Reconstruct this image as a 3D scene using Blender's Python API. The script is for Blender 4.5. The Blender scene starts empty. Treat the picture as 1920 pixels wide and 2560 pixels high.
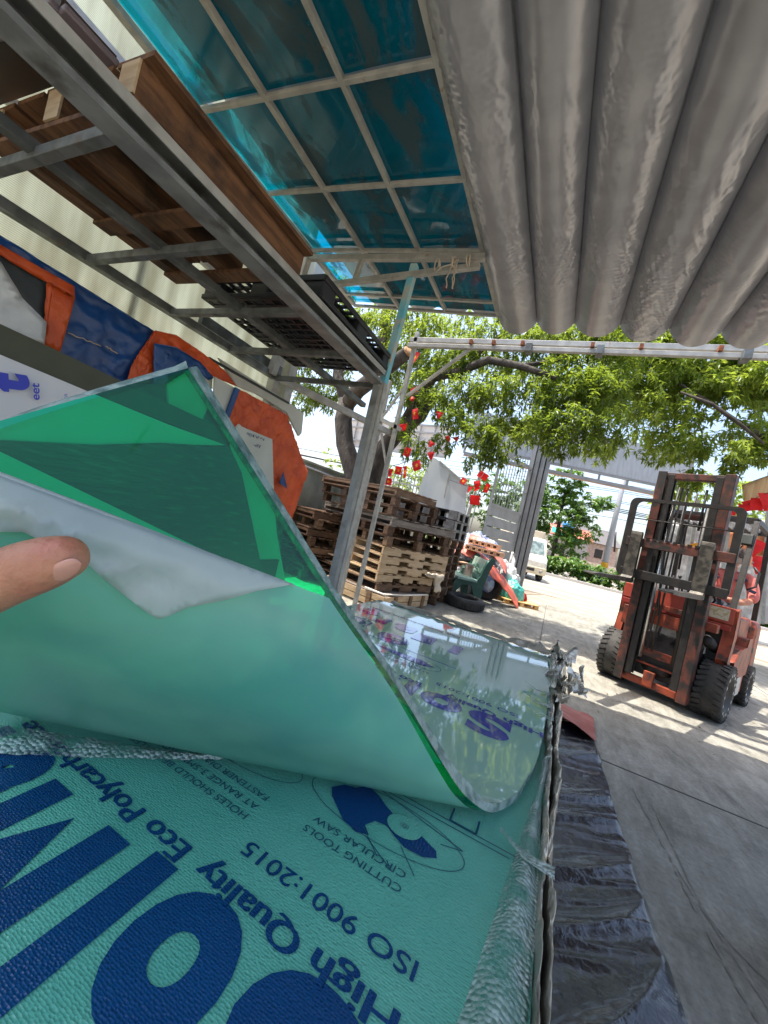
import bpy, bmesh, math, random
from mathutils import Vector, Matrix, noise
R = math.radians
PI = math.pi
random.seed(7)
sc = bpy.context.scene
C = sc.collection
# ------------------------------------------------------------------ camera
cam_rows = ((0.889557318403349, -0.20358855021842176, 0.40894923828637214),
            (0.3968050459088834, -0.09920126147722085, -0.9125266381112265),
            (0.22634825560691169, 0.9740178704424727, -0.007460244125962162))
EYE = 1.3
F = 984.265
CM = Matrix(cam_rows)
cd = bpy.data.cameras.new('camera')
cam = bpy.data.objects.new('camera', cd)
C.objects.link(cam)
mw = CM.to_4x4(); mw.translation = Vector((0, 0, EYE))
cam.matrix_world = mw
cd.sensor_fit = 'HORIZONTAL'; cd.sensor_width = 36; cd.lens = 36 * F / 1920
cd.clip_start = .01; cd.clip_end = 2000
sc.camera = cam
# ------------------------------------------------------------------ sky, sun, exposure
SUN = Vector((-.30, -.06, 1)).normalized()
w = bpy.data.worlds.new('World'); sc.world = w; w.use_nodes = True
nt = w.node_tree
bg = nt.nodes['Background']
sky = nt.nodes.new('ShaderNodeTexSky'); sky.sky_type = 'NISHITA'; sky.sun_disc = False
sky.sun_elevation = math.asin(SUN.z); sky.sun_rotation = math.atan2(SUN.x, SUN.y)
sky.dust_density = 4.0; sky.air_density = 1.0; sky.ozone_density = .3
nt.links.new(sky.outputs[0], bg.inputs[0]); bg.inputs[1].default_value = .15
sl = bpy.data.lights.new('sun', 'SUN'); sl.energy = 2.8; sl.angle = R(.5); sl.color = (1, .95, .86)
so = bpy.data.objects.new('sun', sl); C.objects.link(so)
so.rotation_euler = (-SUN).to_track_quat('-Z', 'Y').to_euler()
sc.view_settings.view_transform = 'Standard'; sc.view_settings.look = 'None'
sc.view_settings.exposure = 1.55; sc.view_settings.gamma = 1
sc.cycles.max_bounces = 10; sc.cycles.transparent_max_bounces = 24
sc.cycles.diffuse_bounces = 5; sc.cycles.glossy_bounces = 4
sc.cycles.caustics_reflective = False; sc.cycles.caustics_refractive = False

# ------------------------------------------------------------------ helpers
def at(px, py, x=None, y=None, z=None, d=None):
    r = CM @ Vector((px - 960., -(py - 1280.), -F))
    if x is not None: t = x / r.x
    elif y is not None: t = y / r.y
    elif z is not None: t = (z - EYE) / r.z
    else: t = d / F
    return Vector((0, 0, EYE)) + r * t

def nz(p, s=1.0, seed=0.0):
    return noise.noise(Vector((p[0] * s + seed, p[1] * s - seed * .7, p[2] * s + seed * 1.3)))

def mat(name, c1, c2=None, ns=6., rough=.5, rough2=None, metal=0., bump=0., bs=40., detail=6., thr=(.4, .6),
        stretch=None, transl=0., alpha=None, spec=.5, dirt=None, dirt_s=3., dirt_t=(.55, .7), coat=0., tint=None, coord='Object'):
    m = bpy.data.materials.new(name); m.use_nodes = True
    n = m.node_tree.nodes; l = m.node_tree.links
    b = n['Principled BSDF']; out = n['Material Output']
    tc = n.new('ShaderNodeTexCoord'); mp = n.new('ShaderNodeMapping'); l.new(tc.outputs[coord], mp.inputs[0])
    if stretch: mp.inputs['Scale'].default_value = stretch
    def nzz(s, d=detail, plain=False):
        t = n.new('ShaderNodeTexNoise'); t.inputs['Scale'].default_value = s; t.inputs['Detail'].default_value = d
        l.new(mp.outputs[0] if not plain else tc.outputs[coord], t.inputs['Vector']); return t
    def ramp(src, a, bb, ca, cb):
        r = n.new('ShaderNodeValToRGB'); r.color_ramp.elements[0].position = a; r.color_ramp.elements[1].position = bb
        r.color_ramp.elements[0].color = (*ca, 1); r.color_ramp.elements[1].color = (*cb, 1); l.new(src, r.inputs[0]); return r
    col = None
    if c2 is not None:
        t = nzz(ns); r = ramp(t.outputs[0], thr[0], thr[1], c1, c2); col = r.outputs[0]
        if rough2 is not None:
            rr = ramp(t.outputs[0], thr[0], thr[1], (rough,) * 3, (rough2,) * 3); l.new(rr.outputs[0], b.inputs['Roughness'])
    if dirt is not None:
        t = nzz(dirt_s, 8, True); r = ramp(t.outputs[0], dirt_t[0], dirt_t[1], (0, 0, 0), (1, 1, 1))
        mx = n.new('ShaderNodeMix'); mx.data_type = 'RGBA'
        l.new(r.outputs[0], mx.inputs[0])
        if col: l.new(col, mx.inputs[6])
        else: mx.inputs[6].default_value = (*c1, 1)
        mx.inputs[7].default_value = (*dirt, 1); col = mx.outputs[2]
    if col: l.new(col, b.inputs['Base Color'])
    else: b.inputs['Base Color'].default_value = (*c1, 1)
    if rough2 is None or c2 is None: b.inputs['Roughness'].default_value = rough
    b.inputs['Metallic'].default_value = metal
    b.inputs['Specular IOR Level'].default_value = spec
    b.inputs['Coat Weight'].default_value = coat
    nrm = None
    if bump:
        t = nzz(bs, 8); bp = n.new('ShaderNodeBump'); bp.inputs['Strength'].default_value = bump; bp.inputs['Distance'].default_value = .02
        l.new(t.outputs[0], bp.inputs['Height']); l.new(bp.outputs[0], b.inputs['Normal']); nrm = bp.outputs[0]
    last = b.outputs[0]
    if transl:
        tr = n.new('ShaderNodeBsdfTranslucent'); ms = n.new('ShaderNodeMixShader'); ms.inputs[0].default_value = transl
        if tint: tr.inputs[0].default_value = (*tint, 1)
        elif col: l.new(col, tr.inputs[0])
        else: tr.inputs[0].default_value = (*c1, 1)
        if nrm: l.new(nrm, tr.inputs['Normal'])
        l.new(last, ms.inputs[1]); l.new(tr.outputs[0], ms.inputs[2]); last = ms.outputs[0]
    if alpha is not None:
        tp = n.new('ShaderNodeBsdfTransparent'); tp.inputs[0].default_value = (*(tint or (1, 1, 1)), 1)
        ms = n.new('ShaderNodeMixShader'); ms.inputs[0].default_value = alpha
        l.new(tp.outputs[0], ms.inputs[1]); l.new(last, ms.inputs[2]); last = ms.outputs[0]
    l.new(last, out.inputs[0])
    return m

def glassy(name, tint, rough=.05, diff=0., diffc=None, bump=0., bs=20., ior=1.5, fres=1.0):
    """clear sheet: tinted see-through plus a mirror-like surface, a little cloudiness"""
    m = bpy.data.materials.new(name); m.use_nodes = True
    n = m.node_tree.nodes; l = m.node_tree.links
    n.remove(n['Principled BSDF']); out = n['Material Output']
    tp = n.new('ShaderNodeBsdfTransparent'); tp.inputs[0].default_value = (*tint, 1)
    gl = n.new('ShaderNodeBsdfGlossy'); gl.inputs['Roughness'].default_value = rough; gl.inputs[0].default_value = (fres,) * 3 + (1,)
    lw = n.new('ShaderNodeLayerWeight'); lw.inputs[0].default_value = .5
    pw = n.new('ShaderNodeMath'); pw.operation = 'POWER'; pw.inputs[1].default_value = 4.; l.new(lw.outputs['Facing'], pw.inputs[0])
    f0 = ((ior - 1) / (ior + 1)) ** 2
    fr = n.new('ShaderNodeMath'); fr.operation = 'MULTIPLY_ADD'; fr.inputs[1].default_value = 1 - f0; fr.inputs[2].default_value = f0; l.new(pw.outputs[0], fr.inputs[0])
    if bump:
        tc = n.new('ShaderNodeTexCoord')
        t = n.new('ShaderNodeTexNoise'); t.inputs['Scale'].default_value = bs; l.new(tc.outputs['Object'], t.inputs['Vector'])
        bp = n.new('ShaderNodeBump'); bp.inputs['Strength'].default_value = bump; bp.inputs['Distance'].default_value = .01
        l.new(t.outputs[0], bp.inputs['Height']); l.new(bp.outputs[0], gl.inputs['Normal'])
    base = tp.outputs[0]
    if diff:
        df = n.new('ShaderNodeBsdfTranslucent'); df.inputs[0].default_value = (*(diffc or tint), 1)
        d2 = n.new('ShaderNodeBsdfDiffuse'); d2.inputs[0].default_value = (*(diffc or tint), 1)
        md = n.new('ShaderNodeMixShader'); md.inputs[0].default_value = .5; l.new(df.outputs[0], md.inputs[1]); l.new(d2.outputs[0], md.inputs[2])
        mx = n.new('ShaderNodeMixShader'); mx.inputs[0].default_value = diff
        l.new(base, mx.inputs[1]); l.new(md.outputs[0], mx.inputs[2]); base = mx.outputs[0]
    ms = n.new('ShaderNodeMixShader'); l.new(fr.outputs[0], ms.inputs[0]); l.new(base, ms.inputs[1]); l.new(gl.outputs[0], ms.inputs[2])
    l.new(ms.outputs[0], out.inputs[0])
    return m

def tag(o, label=None, cat=None, group=None, kind=None):
    if label: o['label'] = label
    if cat: o['category'] = cat
    if group: o['group'] = group
    if kind: o['kind'] = kind
    return o

def empty(name, loc=(0, 0, 0), rz=0., label=None, cat=None, group=None, rot=None):
    o = bpy.data.objects.new(name, None); C.objects.link(o); o.location = loc
    o.rotation_euler = rot if rot else (0, 0, rz); o.empty_display_size = .1
    return tag(o, label, cat, group)

class MB:
    def __init__(s): s.st = []; s.v = []; s.f = []; s.mi = []; s.cur = 0; s.sm = []
    def add(s, vs, fs, smooth=False):
        b = len(s.v); s.st.append(b); s.v += [Vector(p) for p in vs]
        for f in fs: s.f.append([b + i for i in f]); s.mi.append(s.cur); s.sm.append(smooth)
    def box(s, c, d, rot=None):
        hx, hy, hz = d[0] / 2, d[1] / 2, d[2] / 2; c = Vector(c)
        vs = [Vector((x, y, z)) for x in (-hx, hx) for y in (-hy, hy) for z in (-hz, hz)]
        if rot is not None: vs = [rot @ v for v in vs]
        s.add([c + v for v in vs], [(0, 1, 3, 2), (4, 6, 7, 5), (0, 4, 5, 1), (2, 3, 7, 6), (0, 2, 6, 4), (1, 5, 7, 3)])
        return s
    def bar(s, p, q, wd, ht=None, up=(0, 0, 1)):
        p, q = Vector(p), Vector(q); ht = ht or wd; d = q - p; y = d.normalized(); up = Vector(up)
        if abs(y.dot(up)) > .98: up = Vector((0, 1, 0))
        x = y.cross(up).normalized(); z = x.cross(y)
        s.box((p + q) / 2, (wd, d.length, ht), Matrix((x, y, z)).transposed()); return s
    def tube(s, pts, r, n=10, cap=True, smooth=True, squash=None):
        pts = [Vector(p) for p in pts]; rs = r if isinstance(r, (list, tuple)) else [r] * len(pts)
        vs = []; fs = []; prev = None
        for i, p in enumerate(pts):
            d = (pts[min(i + 1, len(pts) - 1)] - pts[max(i - 1, 0)]).normalized()
            if prev is None:
                a = Vector((0, 0, 1)) if abs(d.z) < .9 else Vector((1, 0, 0)); x = d.cross(a).normalized()
            else: x = (prev - d * prev.dot(d)).normalized()
            prev = x; y = d.cross(x)
            for k in range(n):
                an = 2 * PI * k / n; vs.append(p + (x * math.cos(an) + y * math.sin(an) * (squash or 1)) * rs[i])
        for i in range(len(pts) - 1):
            for k in range(n):
                fs.append((i * n + k, i * n + (k + 1) % n, (i + 1) * n + (k + 1) % n, (i + 1) * n + k))
        if cap: fs.append(tuple(range(n - 1, -1, -1))); fs.append(tuple((len(pts) - 1) * n + k for k in range(n)))
        s.add(vs, fs, smooth); return s
    def lathe(s, prof, c, axis='Z', n=32, smooth=True):
        vs = []; fs = []
        for r, h in prof:
            for k in range(n):
                a = 2 * PI * k / n; x, y = r * math.cos(a), r * math.sin(a)
                p = {'Z': (x, y, h), 'X': (h, x, y), 'Y': (x, h, y)}[axis]; vs.append(Vector(p) + Vector(c))
        for i in range(len(prof) - 1):
            for k in range(n): fs.append((i * n + k, i * n + (k + 1) % n, (i + 1) * n + (k + 1) % n, (i + 1) * n + k))
        s.add(vs, fs, smooth); return s
    def grid(s, fn, nu, nv, smooth=True, wrap=False):
        vs = [Vector(fn(i / nu, j / nv)) for i in range(nu + 1) for j in range(nv + 1)]
        s.add(vs, [(i * (nv + 1) + j, (i + 1) * (nv + 1) + j, (i + 1) * (nv + 1) + j + 1, i * (nv + 1) + j + 1) for i in range(nu) for j in range(nv)], smooth)
        return s
    def build_each(s, name, mats, parent=None, **kw):
        """every piece that was added becomes an object of its own"""
        ends = s.st[1:] + [len(s.v)]; out = []
        for a, b in zip(s.st, ends):
            m = MB(); m.v = s.v[a:b]
            for f, sm in zip(s.f, s.sm):
                if a <= f[0] < b: m.f.append([i - a for i in f]); m.mi.append(0); m.sm.append(sm)
            out.append(m.build(name, mats, parent, **kw))
        return out
    def build(s, name, mats, parent=None, bevel=0., solid=0., soff=-1, sub=0):
        me = bpy.data.meshes.new(name); me.from_pydata([tuple(v) for v in s.v], [], s.f)
        for m in (mats if isinstance(mats, (list, tuple)) else [mats]): me.materials.append(m)
        me.polygons.foreach_set('material_index', s.mi); me.polygons.foreach_set('use_smooth', s.sm)
        me.update()
        o = bpy.data.objects.new(name, me); C.objects.link(o)
        if parent: o.parent = parent
        if solid:
            m = o.modifiers.new('thick', 'SOLIDIFY'); m.thickness = solid; m.offset = soff
        if bevel:
            m = o.modifiers.new('bevel', 'BEVEL'); m.width = bevel; m.segments = 2; m.limit_method = 'ANGLE'; m.angle_limit = R(40)
        if sub:
            m = o.modifiers.new('sub', 'SUBSURF'); m.levels = sub; m.render_levels = sub
        return o

def copy_tree(o, parent=None):
    c = o.copy(); C.objects.link(c); c.parent = parent
    for ch in list(o.children): copy_tree(ch, c)
    return c

def patch(name, pts, M, thick=.01, wr=.0, ws=4., cuts=None, parent=None, normal=None, res=.05, seed=0., fold=None):
    """a flat or wrinkled panel with the outline pts (3-D points in one plane), cut to a fine mesh and thickened"""
    bm = bmesh.new()
    vs = [bm.verts.new(p) for p in pts]; bm.faces.new(vs)
    bmesh.ops.triangulate(bm, faces=bm.faces[:])
    n = normal or (Vector(pts[1]) - Vector(pts[0])).cross(Vector(pts[2]) - Vector(pts[0])).normalized()
    if wr:
        for k in range(14):
            es = [e for e in bm.edges if e.calc_length() > res]
            if not es: break
            bmesh.ops.subdivide_edges(bm, edges=es, cuts=1, use_grid_fill=False)
            bmesh.ops.triangulate(bm, faces=[f for f in bm.faces if len(f.verts) > 3])
        for v in bm.verts:
            p = v.co
            a = .7 * nz(p, ws * .6, seed) + .9 * max(0, 1 - abs(nz(p, ws * 1.1, seed + 9)) * 5) - .8 * max(0, 1 - abs(nz(p, ws * 1.9, seed + 3)) * 5) + .35 * max(0, 1 - abs(nz(p, ws * 4, seed + 13)) * 4)
            if fold: a += fold(p)
            v.co = p + n * wr * .62 * a
    bmesh.ops.recalc_face_normals(bm, faces=bm.faces[:])
    me = bpy.data.meshes.new(name); bm.to_mesh(me); bm.free()
    me.materials.append(M)
    for p in me.polygons: p.use_smooth = bool(wr)
    o = bpy.data.objects.new(name, me); C.objects.link(o)
    if parent: o.parent = parent
    m = o.modifiers.new('thick', 'SOLIDIFY'); m.thickness = thick; m.offset = 0
    return o

_txt = {}
def text_mesh(s, bold=0.):
    k = (s, bold)
    if k in _txt: return _txt[k]
    cu = bpy.data.curves.new('t', 'FONT'); cu.body = s; cu.offset = bold; cu.resolution_u = 5
    o = bpy.data.objects.new('t', cu); C.objects.link(o)
    dg = bpy.context.evaluated_depsgraph_get(); dg.update()
    me = bpy.data.meshes.new_from_object(o.evaluated_get(dg))
    vs = [v.co.copy() for v in me.vertices]; fs = [list(p.vertices) for p in me.polygons]
    bpy.data.objects.remove(o); bpy.data.curves.remove(cu); bpy.data.meshes.remove(me)
    if vs:
        x0 = min(v.x for v in vs); x1 = max(v.x for v in vs)
        vs = [Vector(((v.x - x0) / (x1 - x0), v.y, 0)) for v in vs]
    _txt[k] = (vs, fs); return _txt[k]

def put_text(mb, s, fn, wd, cap, bold=0., thick=0., thick_n=None):
    """add text s to mesh builder, fn(a, b) maps text coordinates in metres to 3-D"""
    vs, fs = text_mesh(s, bold)
    k = cap / .729
    if thick:
        vs, fs = text_mesh(s, 0.)
        e = Vector((0, 0, 1)) if thick_n is None else thick_n
        for i in range(5):
            t = (i - 2) / 2 * thick
            mb.add([fn(v.x * wd + t, v.y * k) + e * (.00012 * i) for v in vs], fs)
        return
    mb.add([fn(v.x * wd, v.y * k) for v in vs], fs)

def catmull(P, t):
    n = len(P) - 1; i = min(int(t * n), n - 1); f = t * n - i
    p0, p1, p2, p3 = P[max(i - 1, 0)], P[i], P[i + 1], P[min(i + 2, n)]
    return .5 * ((2 * p1) + (p2 - p0) * f + (2 * p0 - 5 * p1 + 4 * p2 - p3) * f * f + (3 * p1 - p0 - 3 * p2 + p3) * f ** 3)

def star(mb, fn, r, pts=5, rin=.4):
    vs = [fn(0, 0)]
    for k in range(2 * pts):
        a = PI / 2 + PI * k / pts; q = r if k % 2 == 0 else r * rin
        vs.append(fn(q * math.cos(a), q * math.sin(a)))
    mb.add(vs, [(0, 1 + k, 1 + (k + 1) % (2 * pts)) for k in range(2 * pts)])

def ring(mb, fn, cx, cy, rx, ry, t=.001, n=48):
    vs = []
    for k in range(n):
        a = 2 * PI * k / n
        vs.append(fn(cx + (rx - t) * math.cos(a), cy + (ry - t) * math.sin(a))); vs.append(fn(cx + rx * math.cos(a), cy + ry * math.sin(a)))
    mb.add(vs, [(2 * k, 2 * k + 1, (2 * k + 3) % (2 * n), (2 * k + 2) % (2 * n)) for k in range(n)])

# ------------------------------------------------------------------ materials
def concrete_mat():
    m = bpy.data.materials.new('worn concrete'); m.use_nodes = True
    n = m.node_tree.nodes; l = m.node_tree.links; b = n['Principled BSDF']
    tc = n.new('ShaderNodeTexCoord')
    def nzz(sc_, det, st=None, rough=.6, dist=0.):
        mp = n.new('ShaderNodeMapping'); l.new(tc.outputs['Object'], mp.inputs[0])
        if st: mp.inputs['Scale'].default_value = st
        mp.inputs['Rotation'].default_value = (0, 0, .5)
        t = n.new('ShaderNodeTexNoise'); t.inputs['Scale'].default_value = sc_; t.inputs['Detail'].default_value = det; t.inputs['Roughness'].default_value = rough; t.inputs['Distortion'].default_value = dist
        l.new(mp.outputs[0], t.inputs['Vector']); return t.outputs[0]
    def ramp(src, a, bb, ca, cb):
        r = n.new('ShaderNodeValToRGB'); r.color_ramp.elements[0].position = a; r.color_ramp.elements[1].position = bb
        r.color_ramp.elements[0].color = (*ca, 1); r.color_ramp.elements[1].color = (*cb, 1); l.new(src, r.inputs[0]); return r.outputs[0]
    def mul(a, b_, f=1.):
        x = n.new('ShaderNodeMix'); x.data_type = 'RGBA'; x.blend_type = 'MULTIPLY'; x.inputs[0].default_value = f; l.new(a, x.inputs[6]); l.new(b_, x.inputs[7]); return x.outputs[2]
    c = ramp(nzz(.8, 10), .35, .65, (.275, .26, .22), (.40, .38, .33))
    c = mul(c, ramp(nzz(9, 12, (1, .22, 1), .75), .36, .62, (.62, .62, .60), (1.05, 1.05, 1.03)))
    c = mul(c, ramp(nzz(2.3, 12, None, .7, 1.5), .30, .55, (.66, .65, .62), (1, 1, 1)))
    c = mul(c, ramp(nzz(45, 6), .3, .6, (.78, .78, .78), (1.05, 1.05, 1.05)))
    v = n.new('ShaderNodeTexVoronoi'); v.feature = 'DISTANCE_TO_EDGE'; v.inputs['Scale'].default_value = .55
    wv = n.new('ShaderNodeTexNoise'); wv.inputs['Scale'].default_value = 2.5; wv.inputs['Detail'].default_value = 6; l.new(tc.outputs['Object'], wv.inputs['Vector'])
    mxv = n.new('ShaderNodeMix'); mxv.data_type = 'VECTOR'; mxv.inputs[0].default_value = .35; l.new(tc.outputs['Object'], mxv.inputs[4]); l.new(wv.outputs['Color'], mxv.inputs[5]); l.new(mxv.outputs[1], v.inputs['Vector'])
    c = mul(c, ramp(v.outputs['Distance'], .0, .008, (.5, .5, .48), (1, 1, 1)), .8)
    vs_ = n.new('ShaderNodeTexVoronoi'); vs_.inputs['Scale'].default_value = 3.1; l.new(tc.outputs['Object'], vs_.inputs['Vector'])
    c = mul(c, ramp(vs_.outputs['Distance'], .05, .11, (.5, .48, .45), (1, 1, 1)), .45)
    l.new(c, b.inputs['Base Color']); b.inputs['Roughness'].default_value = .78
    bp = n.new('ShaderNodeBump'); bp.inputs['Strength'].default_value = .35; bp.inputs['Distance'].default_value = .01; l.new(nzz(60, 8), bp.inputs['Height']); l.new(bp.outputs[0], b.inputs['Normal'])
    return m
concrete = concrete_mat()
roadm = mat('road surface', (.27, .255, .22), (.34, .32, .27), ns=.6, rough=.85, bump=.1)
sand = mat('sandy verge', (.32, .265, .19), (.40, .33, .24), ns=2, rough=.9, bump=.2)
galv = mat('galvanised steel', (.17, .185, .182), (.105, .115, .112), ns=9, rough=.42, rough2=.6, metal=.45, bump=.05, bs=90, dirt=(.13, .12, .105), dirt_s=11, dirt_t=(.6, .72))
galv_lt = mat('weathered white steel', (.42, .42, .39), (.32, .32, .30), ns=10, rough=.5, metal=.15, bump=.06, bs=80, dirt=(.30, .20, .12), dirt_s=13, dirt_t=(.66, .75))
blue_paint = mat('pale blue painted steel', (.33, .55, .58), (.12, .48, .62), ns=4, rough=.45, bump=.05, bs=80, dirt=(.45, .47, .44), dirt_s=9, dirt_t=(.52, .62))
rustm = mat('rust spot', (.30, .09, .03), (.15, .05, .02), ns=30, rough=.85, bump=.3)
fabric = mat('grey awning fabric', (.215, .216, .222), (.245, .246, .252), ns=3, rough=.30, bump=.03, bs=7, detail=3, stretch=(1, 2.2, 1), transl=.04, metal=.45, spec=.8)
wood_dk = mat('dark old wood', (.058, .030, .015), (.115, .060, .031), ns=7, rough=.75, stretch=(1, 1, 6), bump=.25, bs=30)
wood_rk = mat('warm stained pallet wood', (.095, .042, .018), (.185, .088, .038), ns=5, rough=.7, stretch=(6, 1, 6), bump=.3, bs=30, dirt=(.03, .016, .01), dirt_s=5)
wood_md = mat('brown pallet wood', (.11, .06, .032), (.19, .112, .062), ns=6, rough=.75, stretch=(1, 1, 6), bump=.25, bs=30, dirt=(.12, .08, .05), dirt_s=6)
wood_lt = mat('pale new wood', (.40, .28, .16), (.50, .37, .23), ns=6, rough=.7, stretch=(1, 1, 6), bump=.2, bs=30, dirt=(.40, .27, .15), dirt_s=5)
wood_gr = mat('weathered grey wood', (.15, .12, .10), (.22, .19, .16), ns=6, rough=.8, stretch=(1, 1, 8), bump=.3, bs=30)
blackp = mat('black plastic', (.012, .012, .014), (.02, .02, .024), ns=6, rough=.38, bump=.06, bs=60)
greyp = mat('dusty grey plastic', (.30, .29, .28), (.18, .175, .17), ns=12, rough=.6)
wallsheet = None
concw = mat('old wall render', (.36, .37, .30), (.27, .28, .22), ns=3, rough=.9, bump=.2, bs=40, dirt=(.14, .15, .10), dirt_s=2.2)
navy_tarp = mat('blue tarpaulin', (.003, .040, .16), (.005, .055, .21), ns=5, rough=.36, bump=.25, bs=14, stretch=(1, 1, 1))
orange_tarp = mat('orange tarpaulin', (.62, .085, .014), (.76, .13, .026), ns=6, rough=.4, bump=.3, bs=18, transl=.25)
silver_tarp = mat('silver tarpaulin', (.42, .43, .42), (.52, .53, .52), ns=4, rough=.35, metal=.2, bump=.15, bs=14)
dark_tarp = mat('dark grey tarpaulin', (.02, .026, .028), rough=.5, bump=.1, bs=20)
olive = mat('olive board edge', (.04, .045, .022), (.055, .06, .03), ns=6, rough=.5)
white_film = mat('white film', (.62, .64, .68), (.58, .60, .64), ns=4, rough=.35, bump=.03, bs=10)
cream_sheet = mat('grey green sheet', (.44, .47, .42), (.50, .53, .48), ns=3, rough=.4)
ink = mat('blue ink', (.012, .03, .45), rough=.4)
ink_dk = mat('navy ink', (.004, .032, .15), (.008, .05, .19), ns=60, rough=.32, bump=.25, bs=120)
ink_vi = mat('violet blue ink', (.07, .07, .40), rough=.06, coat=1., spec=1.)
ink_vi.node_tree.nodes['Principled BSDF'].inputs['Coat IOR'].default_value = 1.5
ink_vi.node_tree.nodes['Principled BSDF'].inputs['Coat Roughness'].default_value = .02
ink_thin = mat('faded ink', (.01, .07, .13), rough=.4)
penm = mat('marker pen', (.06, .05, .22), rough=.6)
bark = mat('bark', (.035, .028, .022), (.075, .062, .05), ns=10, rough=.9, bump=.8, bs=26, stretch=(1, 1, .4))
barkcut = mat('cut wood', (.42, .24, .11), (.25, .12, .05), ns=30, rough=.8)
rubber = mat('tyre rubber', (.020, .019, .018), (.045, .042, .038), ns=9, rough=.75, bump=.2, bs=50)
f_red = mat('worn orange red paint', (.31, .054, .020), (.20, .034, .015), ns=8, rough=.5, bump=.1, bs=60, dirt=(.045, .02, .014), dirt_s=9, dirt_t=(.50, .64))
f_hood = mat('faded red paint', (.42, .07, .04), (.33, .052, .032), ns=4, rough=.42, dirt=(.4, .05, .03), dirt_s=4)
f_rust = mat('rusty red mast steel', (.15, .036, .02), (.07, .026, .018), ns=10, rough=.6, bump=.1, bs=50, dirt=(.016, .014, .012), dirt_s=9, dirt_t=(.44, .60))
f_blk = mat('greasy black steel', (.009, .008, .0075), (.022, .018, .015), ns=16, rough=.5, bump=.12, bs=70)
f_fork = mat('worn fork steel', (.04, .036, .03), (.11, .097, .078), ns=22, rough=.5, metal=.3, bump=.1, bs=60)
f_gry = mat('pale dusty metal', (.5, .49, .45), (.3, .29, .27), ns=10, rough=.55)
chrome = mat('piston steel', (.55, .55, .55), rough=.22, metal=.9)
gatem = mat('grey painted gate steel', (.25, .26, .275), (.20, .21, .22), ns=3, rough=.5, dirt=(.28, .19, .12), dirt_s=4, dirt_t=(.66, .75))
signm = mat('grey metal cladding', (.37, .40, .44), (.31, .34, .38), ns=2, rough=.5, stretch=(6, 1, 1))
flagm = mat('red flag cloth', (.72, .015, .015), (.55, .01, .01), ns=9, rough=.6, transl=.45)
yelm = mat('yellow cloth', (.85, .45, .03), rough=.6, transl=.4)
skin = mat('skin', (.42, .175, .105), (.50, .225, .135), ns=30, rough=.42, bump=.22, bs=170, dirt=(.46, .15, .10), dirt_s=26, dirt_t=(.52, .72))
skin.node_tree.nodes['Principled BSDF'].inputs['Subsurface Weight'].default_value = .12
skin.node_tree.nodes['Principled BSDF'].inputs['Subsurface Radius'].default_value = (.01, .004, .002)
nailm = mat('nail', (.50, .22, .16), (.54, .27, .20), ns=20, rough=.25, coat=.3)
whitep = mat('white paint', (.75, .74, .70), (.62, .60, .54), ns=4, rough=.4)
beige = mat('dusty beige paint', (.62, .55, .40), (.55, .48, .35), ns=3, rough=.5)
glassd = mat('vehicle glass', (.28, .36, .36), (.12, .17, .17), ns=6, rough=.08)
rope_m = mat('cotton rope', (.50, .44, .36), rough=.85)
wire_m = mat('cable', (.03, .03, .03), rough=.6)
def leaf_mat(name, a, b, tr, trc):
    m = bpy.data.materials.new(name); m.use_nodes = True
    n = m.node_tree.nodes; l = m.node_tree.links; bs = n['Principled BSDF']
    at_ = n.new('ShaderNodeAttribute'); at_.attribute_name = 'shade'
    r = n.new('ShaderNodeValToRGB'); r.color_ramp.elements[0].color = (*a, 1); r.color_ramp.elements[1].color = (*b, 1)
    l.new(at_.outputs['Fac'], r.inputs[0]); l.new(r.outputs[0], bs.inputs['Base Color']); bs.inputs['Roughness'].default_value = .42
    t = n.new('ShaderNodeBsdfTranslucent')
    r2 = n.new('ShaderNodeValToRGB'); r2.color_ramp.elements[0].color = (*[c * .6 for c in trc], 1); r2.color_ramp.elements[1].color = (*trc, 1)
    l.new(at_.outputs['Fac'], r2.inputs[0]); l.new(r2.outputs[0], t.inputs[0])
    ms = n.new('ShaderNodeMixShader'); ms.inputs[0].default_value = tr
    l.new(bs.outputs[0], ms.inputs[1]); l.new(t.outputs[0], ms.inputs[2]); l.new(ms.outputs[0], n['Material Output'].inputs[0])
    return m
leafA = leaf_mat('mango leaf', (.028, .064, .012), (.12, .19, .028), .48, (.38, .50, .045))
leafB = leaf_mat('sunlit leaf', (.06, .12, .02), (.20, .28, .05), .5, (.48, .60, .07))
leafC = leaf_mat('street tree leaf', (.03, .09, .02), (.10, .20, .03), .35, (.22, .38, .04))

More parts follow.
